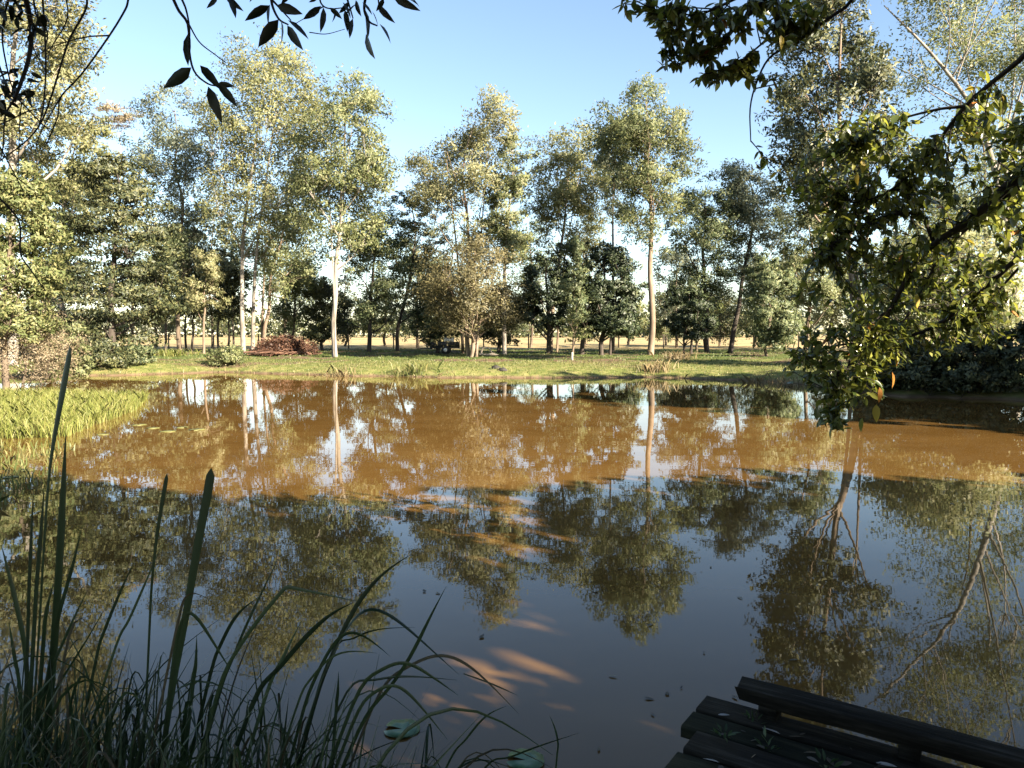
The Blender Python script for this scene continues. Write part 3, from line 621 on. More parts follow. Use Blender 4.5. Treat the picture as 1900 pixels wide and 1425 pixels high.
LV = [(355, 125, 301, 164), (371, 121, 407, 160), (403, 154, 441, 197), (386, 160, 408, 222), (402, 156, 435, 158), (350, 60, 352, 124), (404, -8, 382, 15), (424, -6, 441, 30), (418, -8, 446, 18), (500, 10, 454, 37), (513, 10, 557, 24),
      (517, 36, 478, 85), (501, 8, 500, 48), (521, 36, 529, 87), (533, 47, 559, 92), (534, 37, 575, 70), (596, 11, 562, 38), (600, 13, 597, 62), (612, 14, 634, 34), (622, 16, 622, 44), (640, 18, 646, 58), (655, 34, 650, 71), (636, 4, 655, 30), (660, 0, 668, 30),
      (676, 14, 691, 75), (679, 63, 687, 108), (704, 44, 730, 76), (701, 10, 726, 40), (690, 20, 704, 48), (730, -4, 775, 17), (758, -6, 782, 8), (648, 2, 630, 30), (672, 4, 692, 26), (712, -4, 700, 24), (640, 30, 662, 8), (590, -6, 575, 6), (540, -10, 522, 8), (470, -14, 462, 4)]
for k, (a, b, c_, d_) in enumerate(LV):
    Yd = 2.35 + .12 * math.sin(k * 1.7); p, q = P(a, b, Yd), P(c_, d_, Yd + .02 * math.cos(k * 2.9))
    sl.add(p, q - p, float(np.linalg.norm(q - p)), 0, roll=1.25 + .5 * math.sin(k * 3.3))
sl.build(100, wide=.74)

# -- bare-twigged tree at top left
V0 = np.array([-3.4, .2, gz(-3.4, .2)])
vt = thing('twiggy_tree', 'near tree with bare dangling twigs in the top left corner', 'tree', V0)
canopy(V0, '', 37, 4.8, 1.8, 3500, root=vt, zb=3.9, cy=1.2)  # unseen leafy crown put overhead to keep sky light off the foreground
VT = [([(240, -20), (237, 5), (230, 22), (203, 66), (150, 140), (112, 180), (108, 215), (86, 268)], .0042, 2.9), ([(160, -20), (160, 16), (130, 70), (113, 120), (95, 180), (75, 230), (45, 265), (-10, 305)], .0042, 2.8),
      ([(78, -20), (83, 60), (85, 130), (80, 200), (70, 240)], .004, 2.7), ([(44, -20), (58, 50), (54, 105), (40, 150), (28, 182)], .010, 2.7), ([(203, 66), (165, 68), (130, 76), (95, 88), (60, 110)], .0025, 2.9), ([(120, -20), (125, 35), (95, 88), (90, 110)], .003, 2.8),
      ([(-10, 232), (50, 207), (92, 198)], .003, 2.7), ([(-10, 100), (15, 165), (40, 190), (80, 232), (96, 240)], .0035, 2.7), ([(-10, 255), (20, 310), (45, 357)], .003, 2.6), ([(20, 322), (45, 340), (72, 362)], .002, 2.6), ([(-10, 358), (35, 410), (38, 470), (60, 505), (85, 540)], .0035, 2.6),
      ([(28, 182), (10, 215), (6, 270), (0, 300)], .003, 2.65), ([(60, -20), (68, 30), (88, 60), (82, 95)], .004, 2.7), ([(20, -20), (4, 60), (14, 130), (28, 180)], .004, 2.7), ([(40, 190), (36, 240), (34, 330)], .002, 2.7), ([(112, 180), (70, 260), (68, 310)], .002, 2.8), ([(30, -10), (70, 20), (60, 80), (84, 130)], .003, 2.7)]
for pts, r0, Yd in VT:
    w_ = [P(a, b, Yd + .05 * math.sin(k * 1.3)) for k, (a, b) in enumerate(pts)]
    if pts[0][1] < 0:
        e_ = w_[0] - w_[1]; e_ /= np.linalg.norm(e_); w_ = [V0 + np.array([.5, .6, 4.0]), w_[0] + e_ * .42 + np.array([-.05, -.18, .10]), w_[0] + e_ * .16] + w_
    elif pts[0][0] < 0: w_ = [P(-62, pts[0][1] - 70, Yd), P(-36, pts[0][1] - 38, Yd)] + w_
    path = smooth_path(w_, 44); path[1:-1] = .5 * path[1:-1] + .25 * (path[:-2] + path[2:]); mb = MB(); mb.tube(path - V0, np.linspace(r0 * 1.3, r0 * .55, 44), 5); link('twig', mb.mesh('twig', True), TWIG, vt)
w_ = smooth_path([V0 + np.array([.3, .7, 4.0]), P(-70, -160, 2.3), P(-64, 0, 2.6), P(-60, 200, 2.65), P(-62, 300, 2.65)], 24); mb = MB(); mb.tube(w_ - V0, np.linspace(.02, .006, 24), 6); link('branch', mb.mesh('branch', True), TWIG, vt)
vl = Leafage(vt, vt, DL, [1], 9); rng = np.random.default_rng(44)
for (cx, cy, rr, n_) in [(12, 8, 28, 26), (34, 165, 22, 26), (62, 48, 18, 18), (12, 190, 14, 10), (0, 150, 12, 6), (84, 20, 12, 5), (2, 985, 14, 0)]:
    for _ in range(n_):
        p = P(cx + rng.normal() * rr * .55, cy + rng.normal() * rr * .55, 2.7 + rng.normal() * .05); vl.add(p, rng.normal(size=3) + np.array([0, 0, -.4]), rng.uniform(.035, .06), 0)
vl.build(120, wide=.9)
# -- other unseen bank trees; near-bank crowns placed and gapped to shape the shade
for k, (x, y, H, R, zb, sd_) in enumerate([(3.4, -.8, 6.2, 2.0, 3.4, 0), (7.8, -4.2, 8.7, 2.0, 6.7, 0), (9.9, -4.2, 7.9, 1.6, 6.2, 2), (8.8, -.4, 3.9, 1.9, 2.4, 0), (11.4, 0, 5.9, 2.1, 2.8, 0), (14.2, .2, 5.6, 2.2, 2.3, 0), (17.4, .2, 5.6, 2.3, 1.8, 0), (.6, -3.0, 7.2, 2.2, 3.4, 0), (4.6, -3.6, 7.0, 2.2, 3.8, 0),  # second and third are added crowns, placed to shade sunny water patches
        (20.5, 8.0, 12.0, 2.4, 1.6, 1), (21.0, 11.2, 12.0, 2.5, 1.6, 1), (20.6, 14.4, 11.6, 2.5, 1.6, 1), (20.2, 17.6, 10.5, 2.5, 1.6, 1), (20.0, 20.6, 8.0, 2.2, 1.6, 1), (24.6, 7.5, 13.5, 2.8, 1.6, 1), (25.0, 12.0, 13.0, 2.8, 1.6, 1)]):
    canopy((x, y, gz(x, y)), 'dense leafy tree on the right bank beyond the picture edge' if sd_ == 1 else 'unseen leafy tree on the near bank, crown shaped to set the shade', 60 + k, H, R, 2000 if sd_ == 2 else 3600, zb=zb, group='trees on the right bank out of view' if sd_ == 1 else 'trees on the near bank behind the viewer')
for k, (x, y, H, R) in enumerate([(1.9, -.5, 3.0, .9), (3.5, -.3, 3.0, 1.0), (5.3, .1, 2.2, 1.0), (7.1, .4, 2.45, 1.0), (9.0, .6, 2.6, 1.1)]):  # unseen shrubs added to keep low sun off the reeds and jetty
    make_tree('shade_shrub', 'unseen shrub added beyond the right picture edge to block low sun', 'shrub', (x, y, gz(x, y)), [(.1, 0, 0, R * .8), (H * .4, 0, 0, R), (H * .8, 0, 0, R * .8), (H, 0, 0, R * .3)], B_DARK, L['shade'], n=3200, clumps=60, ln=.18, wd=.10, droop=.2, tr=.04, gap=-.4, seed=160 + k, group='added sun-blocking shrubs on the near bank out of view', limbs=6, zmin=.1)

# ------------------------------------------------------------------ reeds at lower left: each blade a part
BLADE = leaf_mat('sedge_blade', [(0, (.016, .030, .012)), (.6, (.028, .05, .018)), (1, (.05, .075, .03))], trans=.2, rough=.38, spec=.45, obj_random=True)
BLADE_DRY = leaf_mat('sedge_blade_dry', [(0, (.05, .042, .022)), (1, (.11, .09, .05))], trans=.2, rough=.6, obj_random=True)
def blade_mesh(path, width, roll=0., twist=0., taper=1.0, prof=None):
    """V-folded strap along a path"""
    path = np.array(path, float)
    for _ in range(5): path[1:-1] = .5 * path[1:-1] + .25 * (path[:-2] + path[2:])
    path = path; k = len(path); u = np.linspace(0, 1, k)
    tan = np.gradient(path, axis=0); tan /= np.linalg.norm(tan, axis=1, keepdims=True) + 1e-9
    view = np.array([0, 1., 0]); sx = np.cross(tan, view); sx /= np.linalg.norm(sx, axis=1, keepdims=True) + 1e-9; nn = np.cross(sx, tan)
    a = roll + twist * u
    side = sx * np.cos(a)[:, None] + nn * np.sin(a)[:, None]; nrm = np.cross(side, tan)
    w_ = width * .5 * (np.minimum(1, (1 - u) * 3.2) ** .8 if prof is None else np.interp(u, *prof)) * (.75 + .25 * np.minimum(1, u * 4)); w_[-1] = .0004
    v = np.stack([path - side * w_[:, None] + nrm * w_[:, None] * .35, path, path + side * w_[:, None] + nrm * w_[:, None] * .35], 1).reshape(-1, 3)
    f = []
    for i_ in range(k - 1):
        a0 = 3 * i_; f += [(a0, a0 + 1, a0 + 4, a0 + 3), (a0 + 1, a0 + 2, a0 + 5, a0 + 4)]
    return v, np.array(f)
def reed(name, label, root_px, Yc, traced, rand, seed, thin):
    rng = np.random.default_rng(seed)
    bx = (root_px - 950) / F_PX * Yc; C0 = np.array([bx, Yc, gz(bx, Yc)])
    t = thing(name, label, 'reeds', C0)
    def put(path, width, roll, twist, prof=None):
        mb = MB(); mb.add(*blade_mesh(np.asarray(path) - C0, width, roll, twist, prof=prof)); link('blade', mb.mesh('blade', True), BLADE if rng.random() > .13 else BLADE_DRY, t)
    for (pts, wpx, Yd, *rest) in traced:              # pts from tip to base
        w_ = [P(a, b, Yd) for a, b in pts][::-1]
        b0 = w_[0]; d = w_[0] - w_[1]; d /= np.linalg.norm(d)
        zg = max(gz(b0[0], Yd), -.2) - .05; dz = max(b0[2] - zg, .02); gx = b0[0] + float(np.clip(d[0] / max(abs(d[2]), .3) * dz * .7, -.3, .3)); w0 = np.array([gx, Yd - .06, zg])
        if b0[2] > w0[2] + .05 and not (rest and rest[0] == 'free'): w_ = [w0] + w_
        put(smooth_path(w_, 26), wpx * .72 / F_PX * Yd, rng.normal() * .25, rng.normal() * .3, rest[1] if len(rest) > 1 else None)
    for (n_, x0, x1, y0, y1, h0, h1, lean) in rand:
        for _ in range(n_):
            Yb = rng.uniform(y0, y1); x = (rng.uniform(x0, x1) - 950) / F_PX * Yb; h = rng.uniform(h0, h1); th = rng.uniform(0, 6.283)
            out = h * abs(rng.normal() * .28 + .12) ; dx, dy = math.cos(th) * out + lean * h * rng.uniform(.2, 1), math.sin(th) * out * .6
            base = np.array([x, Yb, max(gz(x, Yb), -.3) - .05]); dr = rng.uniform(-.1, .35)
            pts = [base, base + [dx * .18, dy * .18, h * .42], base + [dx * .5, dy * .5, h * .80], base + [dx * .95, dy * .95, h * (1.0 - dr * .3)]]
            if dr > .12: pts.append(base + [dx * 1.5, dy * 1.5, h * (1.0 - dr * 1.3)])
            put(smooth_path(pts, 16), rng.uniform(.005, .011), rng.normal() * .6, rng.normal() * .8)
    if thin:
        mb = MB(); n_, x0, x1, y0, y1, h0, h1 = thin
        for _ in range(n_):
            Yb = rng.uniform(y0, y1); x = (rng.uniform(x0, x1) - 950) / F_PX * Yb; h = rng.uniform(h0, h1); dx, dy = rng.normal(size=2) * .3 * h
            base = np.array([x, Yb, max(gz(x, Yb), -.2) - .03])
            mb.add(*blade_mesh(smooth_path([base - C0, base - C0 + [dx * .3, dy * .3, h * .6], base - C0 + [dx, dy, h]], 6), rng.uniform(.006, .012), rng.uniform(0, 3), .5))
        tag(link('undergrowth', mb.mesh('undergrowth', True), BLADE, t), kind='stuff')
    return t
reed('bulrush_clump', 'tall dark bulrush blades standing at the left edge', 60, 2.35,
     [([(130, 640), (116, 715), (103, 790), (92, 860), (84, 960), (76, 1100), (66, 1260)], 21, 2.35, '', ([0, .35, .55, .7, .86, 1], [.35, .35, .4, .7, 1, .8])), ([(122, 800), (117, 900), (110, 1030), (102, 1160), (92, 1300)], 19, 2.4),
      ([(82, 898), (76, 980), (66, 1100), (58, 1250)], 11, 2.3), ([(62, 905), (57, 1000), (52, 1120), (48, 1260)], 10, 2.3), ([(152, 975), (136, 1045), (112, 1130), (90, 1240)], 9, 2.4), ([(165, 1090), (135, 1150), (100, 1230), (70, 1310)], 8, 2.4),
      ([(2, 1010), (20, 1080), (42, 1180), (52, 1300)], 12, 2.3), ([(100, 1080), (84, 1140), (76, 1240)], 12, 2.35), ([(200, 1120), (160, 1190), (110, 1270), (80, 1340)], 7, 2.45), ([(16, 1150), (26, 1220), (40, 1320)], 10, 2.3)],
     [(75, -60, 260, 2.2, 2.8, .65, 1.2, .05)], 1, (420, -150, 300, 2.1, 2.8, .4, .85))
reed('sedge_clump', 'broad dark sedge clump with one thick upright blade, left of centre', 300, 2.3,
     [([(392, 868), (382, 930), (366, 1010), (348, 1120), (330, 1220), (312, 1320)], 23, 2.25, '', ([0, .5, .9, 1], [.6, .85, 1, .9])), ([(310, 878), (301, 930), (290, 1000), (281, 1090), (276, 1200)], 11, 2.3, '', ([0, .5, .9, 1], [.5, .6, 1, .8])),
      ([(518, 1033), (490, 1090), (452, 1170), (425, 1240), (400, 1310)], 7, 2.35), ([(662, 1116), (600, 1102), (534, 1090), (528, 1092), (470, 1160), (420, 1240), (392, 1320)], 10, 2.3), ([(480, 1108), (440, 1140), (408, 1200), (380, 1290)], 9, 2.35), 
      ([(300, 1010), (270, 1080), (235, 1160), (200, 1240)], 7, 2.3), ([(250, 1040), (222, 1100), (190, 1180), (170, 1260)], 8, 2.3), ([(365, 1178), (362, 1240), (352, 1320)], 10, 2.25), ([(436, 1256), (400, 1200), (352, 1130), (330, 1180), (315, 1280)], 10, 2.25), ([(412, 1126), (370, 1104), (345, 1110), (320, 1200)], 7, 2.25)],
     [(130, 120, 520, 2.15, 2.8, .6, 1.12, .12)], 2, (420, 100, 560, 2.0, 2.7, .35, .75))
reed('sedge_clump', 'arching dark sedge clump leaning right over the water at bottom centre', 560, 2.25,
     [([(764, 1028), (712, 1062), (668, 1112), (636, 1170), (606, 1240), (575, 1330)], 12, 2.3), ([(656, 1118), (610, 1142), (560, 1190), (506, 1256), (455, 1330)], 13, 2.25), ([(828, 1088), (796, 1150), (762, 1220), (715, 1290), (650, 1380)], 12, 2.25),
      ([(852, 1252), (800, 1205), (745, 1155), (692, 1124), (650, 1150), (610, 1230), (570, 1330)], 9, 2.3), ([(724, 1218), (690, 1190), (655, 1172), (620, 1190), (580, 1270), (550, 1360)], 9, 2.25), ([(850, 1290), (800, 1255), (750, 1228), (700, 1250), (640, 1330)], 10, 2.2), ([(962, 1324), (900, 1260), (850, 1222), (800, 1216), (740, 1250), (680, 1320)], 8, 2.3),
      ([(960, 1290), (910, 1268), (860, 1250)], 4, 2.3, 'free'), ([(830, 1372), (780, 1310), (735, 1270), (690, 1290), (640, 1370)], 9, 2.2), ([(700, 1212), (650, 1208), (610, 1222), (570, 1270), (540, 1340)], 6, 2.25), ([(770, 1164), (700, 1168), (650, 1190), (600, 1250)], 5, 2.3), ([(848, 1262), (760, 1255), (690, 1265), (620, 1320)], 6, 2.25), 
      ([(940, 1310), (900, 1330), (860, 1380), (820, 1440)], 8, 2.15), ([(1075, 1360), (1000, 1385), (940, 1410), (880, 1450)], 7, 2.1), ([(1020, 1328), (1030, 1352), (1036, 1385), (1030, 1440)], 5, 2.1), ([(628, 1246), (626, 1290), (620, 1360)], 9, 2.2), ([(560, 1150), (520, 1230), (480, 1330)], 10, 2.25)],
     [(110, 440, 780, 2.05, 2.55, .55, .92, .28)], 3, (330, 420, 800, 2.0, 2.5, .3, .62))
reed('sedge_clump', 'low dark sedge filling the bottom left corner', 180, 2.0, [], [(190, -250, 560, 1.75, 2.2, .7, 1.1, .08)], 4, (1100, -350, 640, 1.7, 2.15, .5, .9))

# ------------------------------------------------------------------ jetty at lower right
ZD = .36
A = G(1333, 1297, ZD); Bq = G(1225, 1425, ZD); C1 = G(1374, 1264, .48); C2 = G(1900, 1402, .48)
u = (C2 - C1)[:2]; u /= np.linalg.norm(u); v2 = np.array([u[1], -u[0]]) if np.dot(np.array([u[1], -u[0]]), (Bq - A)[:2]) > 0 else np.array([-u[1], u[0]])
WOOD = noise_mat('dark_timber', [(.3, (.004, .004, .003)), (.5, (.015, .013, .010)), (.7, (.045, .040, .032))], 9, stretch=(.25, 3, 3), bump=.8, rough=.85, spec=.1)  # both timber tones lowered to carry the deep shade over the deck
WOOD2 = noise_mat('mossy_timber', [(.3, (.005, .006, .004)), (.5, (.016, .017, .010)), (.7, (.045, .042, .026))], 7, stretch=(.3, 3, 3), bump=.9, rough=.9, spec=.1)
J0 = np.array([A[0], A[1], 0.])
jt = thing('jetty', 'dark weathered timber jetty deck at the bottom right', 'jetty', J0)
jt.rotation_euler = (0, 0, math.atan2(u[1], u[0]))
sgn = 1 if np.dot(np.array([-u[1], u[0]]), v2) > 0 else -1        # boards follow local +x, the deck grows towards sgn*y
rng = np.random.default_rng(12)
for k in range(9):
    x0 = rng.uniform(-.07, .03); y0 = sgn * (k * .155); y1 = sgn * (k * .155 + .147); z = rng.normal() * .006
    mb = MB(); segs = 8; lo, hi = min(y0, y1), max(y0, y1)
    xsq = np.linspace(x0, 2.6, segs + 1); sagz = rng.normal(size=segs + 1) * .003; ed = rng.normal(size=(segs + 1, 2)) * .003
    vv = []
    for s_ in range(segs + 1):
        e0, e1 = lo + ed[s_, 0], hi + ed[s_, 1]
        for (yy_, zz_) in ((e0, -.045), (e1, -.045), (e1, -.006), (e1 - .008, 0), (e0 + .008, 0), (e0, -.006)): vv.append((xsq[s_], yy_, ZD + z + zz_ + sagz[s_]))
    ff = [(s_ * 6 + q, s_ * 6 + (q + 1) % 6, (s_ + 1) * 6 + (q + 1) % 6, (s_ + 1) * 6 + q) for s_ in range(segs) for q in range(6)]
    mb.add(vv, ff); mb.f += [np.arange(6)[::-1], np.arange(6) + segs * 6]; mb.n += [np.array([6]), np.array([6])]
    link('plank', mb.mesh('plank'), WOOD2 if k % 2 else WOOD, jt)
for x in (.12, 1.2, 2.3):
    mb = MB(); mb.box((x - .04, -.02 if sgn > 0 else -1.4, ZD - .16), (x + .04, 1.4 if sgn > 0 else .02, ZD - .05)); link('bearer', mb.mesh('bearer'), WOOD, jt)
for (x, y) in ((.12, .1), (.12, 1.2), (1.2, .1), (2.3, .1)):
    mb = MB(); mb.tube([(x, sgn * y, -.9), (x, sgn * y, ZD - .06)], [.06, .055], 9); link('pile', mb.mesh('pile', True), WOOD, jt)
# kick rail on short posts along the far edge, part of the jetty
R1 = np.array([C1[0], C1[1]]) - J0[:2]; rx = float(np.dot(R1, u)); ry = float(np.dot(R1, np.array([-u[1], u[0]])))
mb = MB(); M = Matrix.Identity(4); segs = 10; vv = []
for s_ in range(segs + 1):
    x = rx + s_ * .22; j_ = rng.normal(size=6) * .002
    for q, (yy_, zz_) in enumerate(((-.052, -.055), (.052, -.055), (.052, -.005), (.047, 0), (-.047, 0), (-.052, -.005))): vv.append((x + (rng.normal() * .01 if s_ == 0 else 0), ry + yy_ + j_[q], .48 + zz_ + j_[q]))
ff = [(s_ * 6 + q, s_ * 6 + (q + 1) % 6, (s_ + 1) * 6 + (q + 1) % 6, (s_ + 1) * 6 + q) for s_ in range(segs) for q in range(6)]
mb.add(vv, ff); mb.f += [np.arange(6)[::-1], np.arange(6) + segs * 6]; mb.n += [np.array([6]), np.array([6])]
tag(link('rail', mb.mesh('rail'), WOOD, jt), 'raised dark beam along the far edge')
for x in (rx + .12, rx + .62, rx + .92, rx + 1.6):
    mb = MB(); mb.box((x - .035, ry - .04, -.6), (x + .035, ry + .04, .424)); link('rail_post', mb.mesh('rail_post'), WOOD, jt)
# fallen leaves and weeds on the deck
DRYL = leaf_mat('fallen_leaf', [(0, (.30, .28, .26)), (1, (.42, .40, .38))], trans=.1, rough=.35, spec=.6, obj_random=True)
DRYB = leaf_mat('fallen_leaf_brown', [(0, (.06, .045, .03)), (1, (.12, .09, .06))], trans=.1, obj_random=True)
lm = MB(); v, f = ovate(1, .24, .1, .2); lm.add(v, f); lme = lm.mesh('fallen_leaf', True); lme.materials.append(DRYL)
lm = MB(); lm.add(*ovate(1, .34, .15, .2)); lmb = lm.mesh('fallen_leaf', True); lmb.materials.append(DRYB)
lq = 0
for (px, py, ln, mt, lab) in [(1332, 1326, .05, 0, 'small pale fallen leaf at the left corner of the jetty'), (1448, 1362, .075, 0, 'long pale fallen leaf in the middle of the jetty deck'), (1335, 1415, .06, 0, 'pale fallen leaf at the bottom left of the jetty'), (1625, 1415, .07, 0, 'pale fallen leaf at the bottom right of the jetty'),
                         (1402, 1398, .06, 1, 'brown fallen leaf near the jetty weeds'), (1520, 1398, .055, 1, 'brown fallen leaf in the middle of the jetty'), (1560, 1420, .06, 1, 'brown fallen leaf at the bottom edge of the jetty')]:
    p = G(px, py, ZD + .012); R = frame((math.cos(lq * 2.1), math.sin(lq * 1.3) * .5, .05), .25); lq += 1
    o = bpy.data.objects.new('fallen_leaf', lmb if mt else lme); COL.objects.link(o); M = np.eye(4); M[:3, :3] = R * ln; M[:3, 3] = p; o.matrix_world = Matrix(M.tolist()); tag(o, lab, 'leaf', 'fallen leaves on the jetty')
o = bpy.data.objects.new('fallen_leaf', lme); COL.objects.link(o); M = np.eye(4); M[:3, :3] = frame((1, .2, .02), .2) * .04; M[:3, 3] = G(1672, 1320, .49); o.matrix_world = Matrix(M.tolist()); tag(o, 'tiny pale leaf lying on the raised jetty beam', 'leaf', 'fallen leaves on the jetty')
rl = np.random.default_rng(71); mb = MB()
for _ in range(90):
    q = J0[:2] + u * rl.uniform(.05, 1.6) + v2 * rl.uniform(.03, 1.0); ln = rl.uniform(.02, .055); th = rl.uniform(0, 6.28)
    v, f = ovate(ln, ln * rl.uniform(.25, .5), rl.uniform(-.2, .3), .3); mb.add(v @ frame((math.cos(th), math.sin(th), rl.normal() * .12), rl.normal() * .3).T + np.array([q[0], q[1], ZD + .010]), f)
tag(link('leaf_litter', mb.mesh('leaf_litter'), leaf_mat('litter', [(0, (.02, .016, .011)), (.7, (.06, .046, .03)), (1, (.16, .14, .12))], trans=.1)), 'scattered dead leaf litter over the dark jetty deck', 'leaf litter', kind='stuff')
WEED = leaf_mat('weed_leaf', [(0, (.02, .042, .010)), (1, (.04, .075, .018))], trans=.3, obj_random=True)
for k, (px, py, n_, lab) in enumerate([(1395, 1345, 11, 'small green weed at the far corner of the jetty deck'), (1345, 1380, 12, 'low green weed near the left edge of the jetty'), (1425, 1395, 12, 'green weed growing between middle jetty planks'), (1530, 1425, 8, 'green weed at the bottom edge of the jetty')]):
    p = G(px, py, ZD); wt = thing('weed_plant', lab, 'weed', p, 'weeds on the jetty'); wl = Leafage(wt, wt, [WEED], [1], 80 + k); rr = np.random.default_rng(90 + k)
    for _ in range(n_):
        th = rr.uniform(0, 6.28); wl.add(p + np.array([math.cos(th), math.sin(th), 0]) * rr.uniform(.0, .03) + [0, 0, rr.uniform(0, .04)], (math.cos(th), math.sin(th), rr.uniform(.2, 1.0)), rr.uniform(.02, .05))
    wl.build(20, wide=.7)

# ------------------------------------------------------------------ plants on and beside the water
def blades(n, sampler, h, wd, seed, bend=.35):
    rng = np.random.default_rng(seed); b = sampler(n, rng); n = len(b)
    hh = rng.uniform(h[0], h[1], n); th = rng.uniform(0, 6.283, n); w_ = wd * rng.uniform(.6, 1.3, n)
    s_ = np.stack([np.cos(th), np.sin(th), th * 0], 1) * w_[:, None] / 2; ben = rng.normal(size=(n, 2)) * bend * hh[:, None]
    m_ = b + np.stack([ben[:, 0] * .35, ben[:, 1] * .35, hh * .6], 1); t_ = b + np.stack([ben[:, 0], ben[:, 1], hh * rng.uniform(.8, 1, n)], 1)
    v = np.stack([b - s_, b + s_, m_ + s_ * .8, t_, m_ - s_ * .8], 1).reshape(-1, 3); return v, np.arange(5 * n).reshape(-1, 5)
def in_poly(poly):
    poly = np.array(poly)
    def f(n, rng):
        lo, hi = poly.min(0), poly.max(0); q = rng.uniform(lo, hi, (n * 2, 2)); ins = np.zeros(len(q), bool)
        for k in range(len(poly)):
            a, b = poly[k], poly[(k + 1) % len(poly)]
            ins ^= ((a[1] > q[:, 1]) != (b[1] > q[:, 1])) & (q[:, 0] < (b[0] - a[0]) * (q[:, 1] - a[1]) / (b[1] - a[1] + 1e-12) + a[0])
        return np.column_stack([q[ins], np.zeros(ins.sum())])
    return f
GR_LIME = leaf_mat('reed_lime', [(0, (.13, .155, .035)), (.6, (.21, .23, .055)), (1, (.32, .29, .11))], trans=.45)
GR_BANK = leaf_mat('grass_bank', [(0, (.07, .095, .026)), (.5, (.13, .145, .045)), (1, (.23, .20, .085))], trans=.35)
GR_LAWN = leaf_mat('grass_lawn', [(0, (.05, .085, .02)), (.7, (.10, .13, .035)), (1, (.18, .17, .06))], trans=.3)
GR_DRY = leaf_mat('grass_dry', [(0, (.14, .10, .05)), (1, (.30, .24, .13))], trans=.3)
mb = MB(); mb.add(*blades(20000, in_poly([(-8.2, 13.6), (-8.6, 15.2), (-9.4, 18.6), (-10.8, 22), (-17, 23.5), (-15, 17), (-12, 14.4), (-10, 13.2)]), (.10, .38), .014, 3))
tag(link('water_grass', mb.mesh('water_grass'), GR_LIME), 'bright lime-green water grass standing in the pond at left', 'water grass', kind='stuff')
mb = MB(); mb.add(*blades(900, in_poly([(-5.4, 7.6), (-6.2, 10), (-7.4, 12.6), (-9.5, 12.5), (-8.5, 9.5), (-6.6, 7.0)]), (.04, .18), .02, 5))
tag(link('water_grass', mb.mesh('water_grass'), GR_BANK), 'thin straw-coloured water grass at the left edge nearer the reeds', 'water grass', kind='stuff')
def shore(dmin, dmax, ylo, xlo=-26, xhi=20, yhi=48):
    def f(n, rng):
        q = np.column_stack([rng.uniform(xlo, xhi, n * 4), rng.uniform(ylo, yhi, n * 4)]); d = pond_dist(q[:, 0], q[:, 1]); k = (d > dmin) & (d < dmax); q = q[k][:n]
        return np.column_stack([q, ground_z(q[:, 0], q[:, 1]) - .02])
    return f
mb = MB(); mb.add(*blades(26000, shore(-.1, 5.5, 26), (.03, .13), .024, 8)); tag(link('bank_grass', mb.mesh('bank_grass'), GR_BANK), 'sunlit yellow-green grass along the far bank', 'grass', kind='stuff')
mb = MB(); mb.add(*blades(1100, shore(-.35, .35, 26), (.15, .42), .022, 9)); tag(link('shore_sedge', mb.mesh('shore_sedge'), GR_DRY), 'straw-coloured sedge fringe at the far waterline', 'sedge', kind='stuff')
mb = MB(); mb.add(*blades(30000, shore(5, 26, 34, -34, 26, 62), (.04, .14), .03, 10)); tag(link('lawn_grass', mb.mesh('lawn_grass'), GR_LAWN), 'short green lawn under the far trees', 'grass', kind='stuff')
for k, (px, py, n_, r_, m_, lab) in enumerate([(1255, 678, 260, .9, GR_DRY, 'pale dry grass tussock on bank below thick-trunked gum'), (1215, 690, 200, .8, GR_DRY, 'dry grass tussock left of the pale tussock at waterline'), (1380, 700, 300, 1.3, GR_DRY, 'wide dry grass tussock at the right end of far bank'), (622, 690, 220, .7, GR_DRY, 'dry grass tussock at the foot of white-trunked gum'),
                                           (760, 690, 200, .8, GR_BANK, 'green grass tussock at waterline left of the two rocks'), (320, 672, 260, 1.2, GR_LIME, 'bright green grass tussock on the left far bank'), (1450, 705, 220, .8, GR_DRY, 'dry tussock under the tip of hanging leaves')]):
    p = G(px, py, .2); rr = np.random.default_rng(k)
    def smp(n, rng, p=p, r_=r_):
        q = rng.normal(size=(n, 2)) * np.array([r_ * .5, .3]) + p[:2]; return np.column_stack([q, ground_z(q[:, 0], q[:, 1]) - .02]) - np.array([p[0], p[1], 0])
    mb = MB(); mb.add(*blades(n_, smp, (.25, .65), .03, 40 + k, .5)); gt = thing('grass_tussock', lab, 'grass', (p[0], p[1], 0), 'tussocks on the far bank'); tag(link('blade_tuft', mb.mesh('blade_tuft'), m_, gt), kind='stuff')
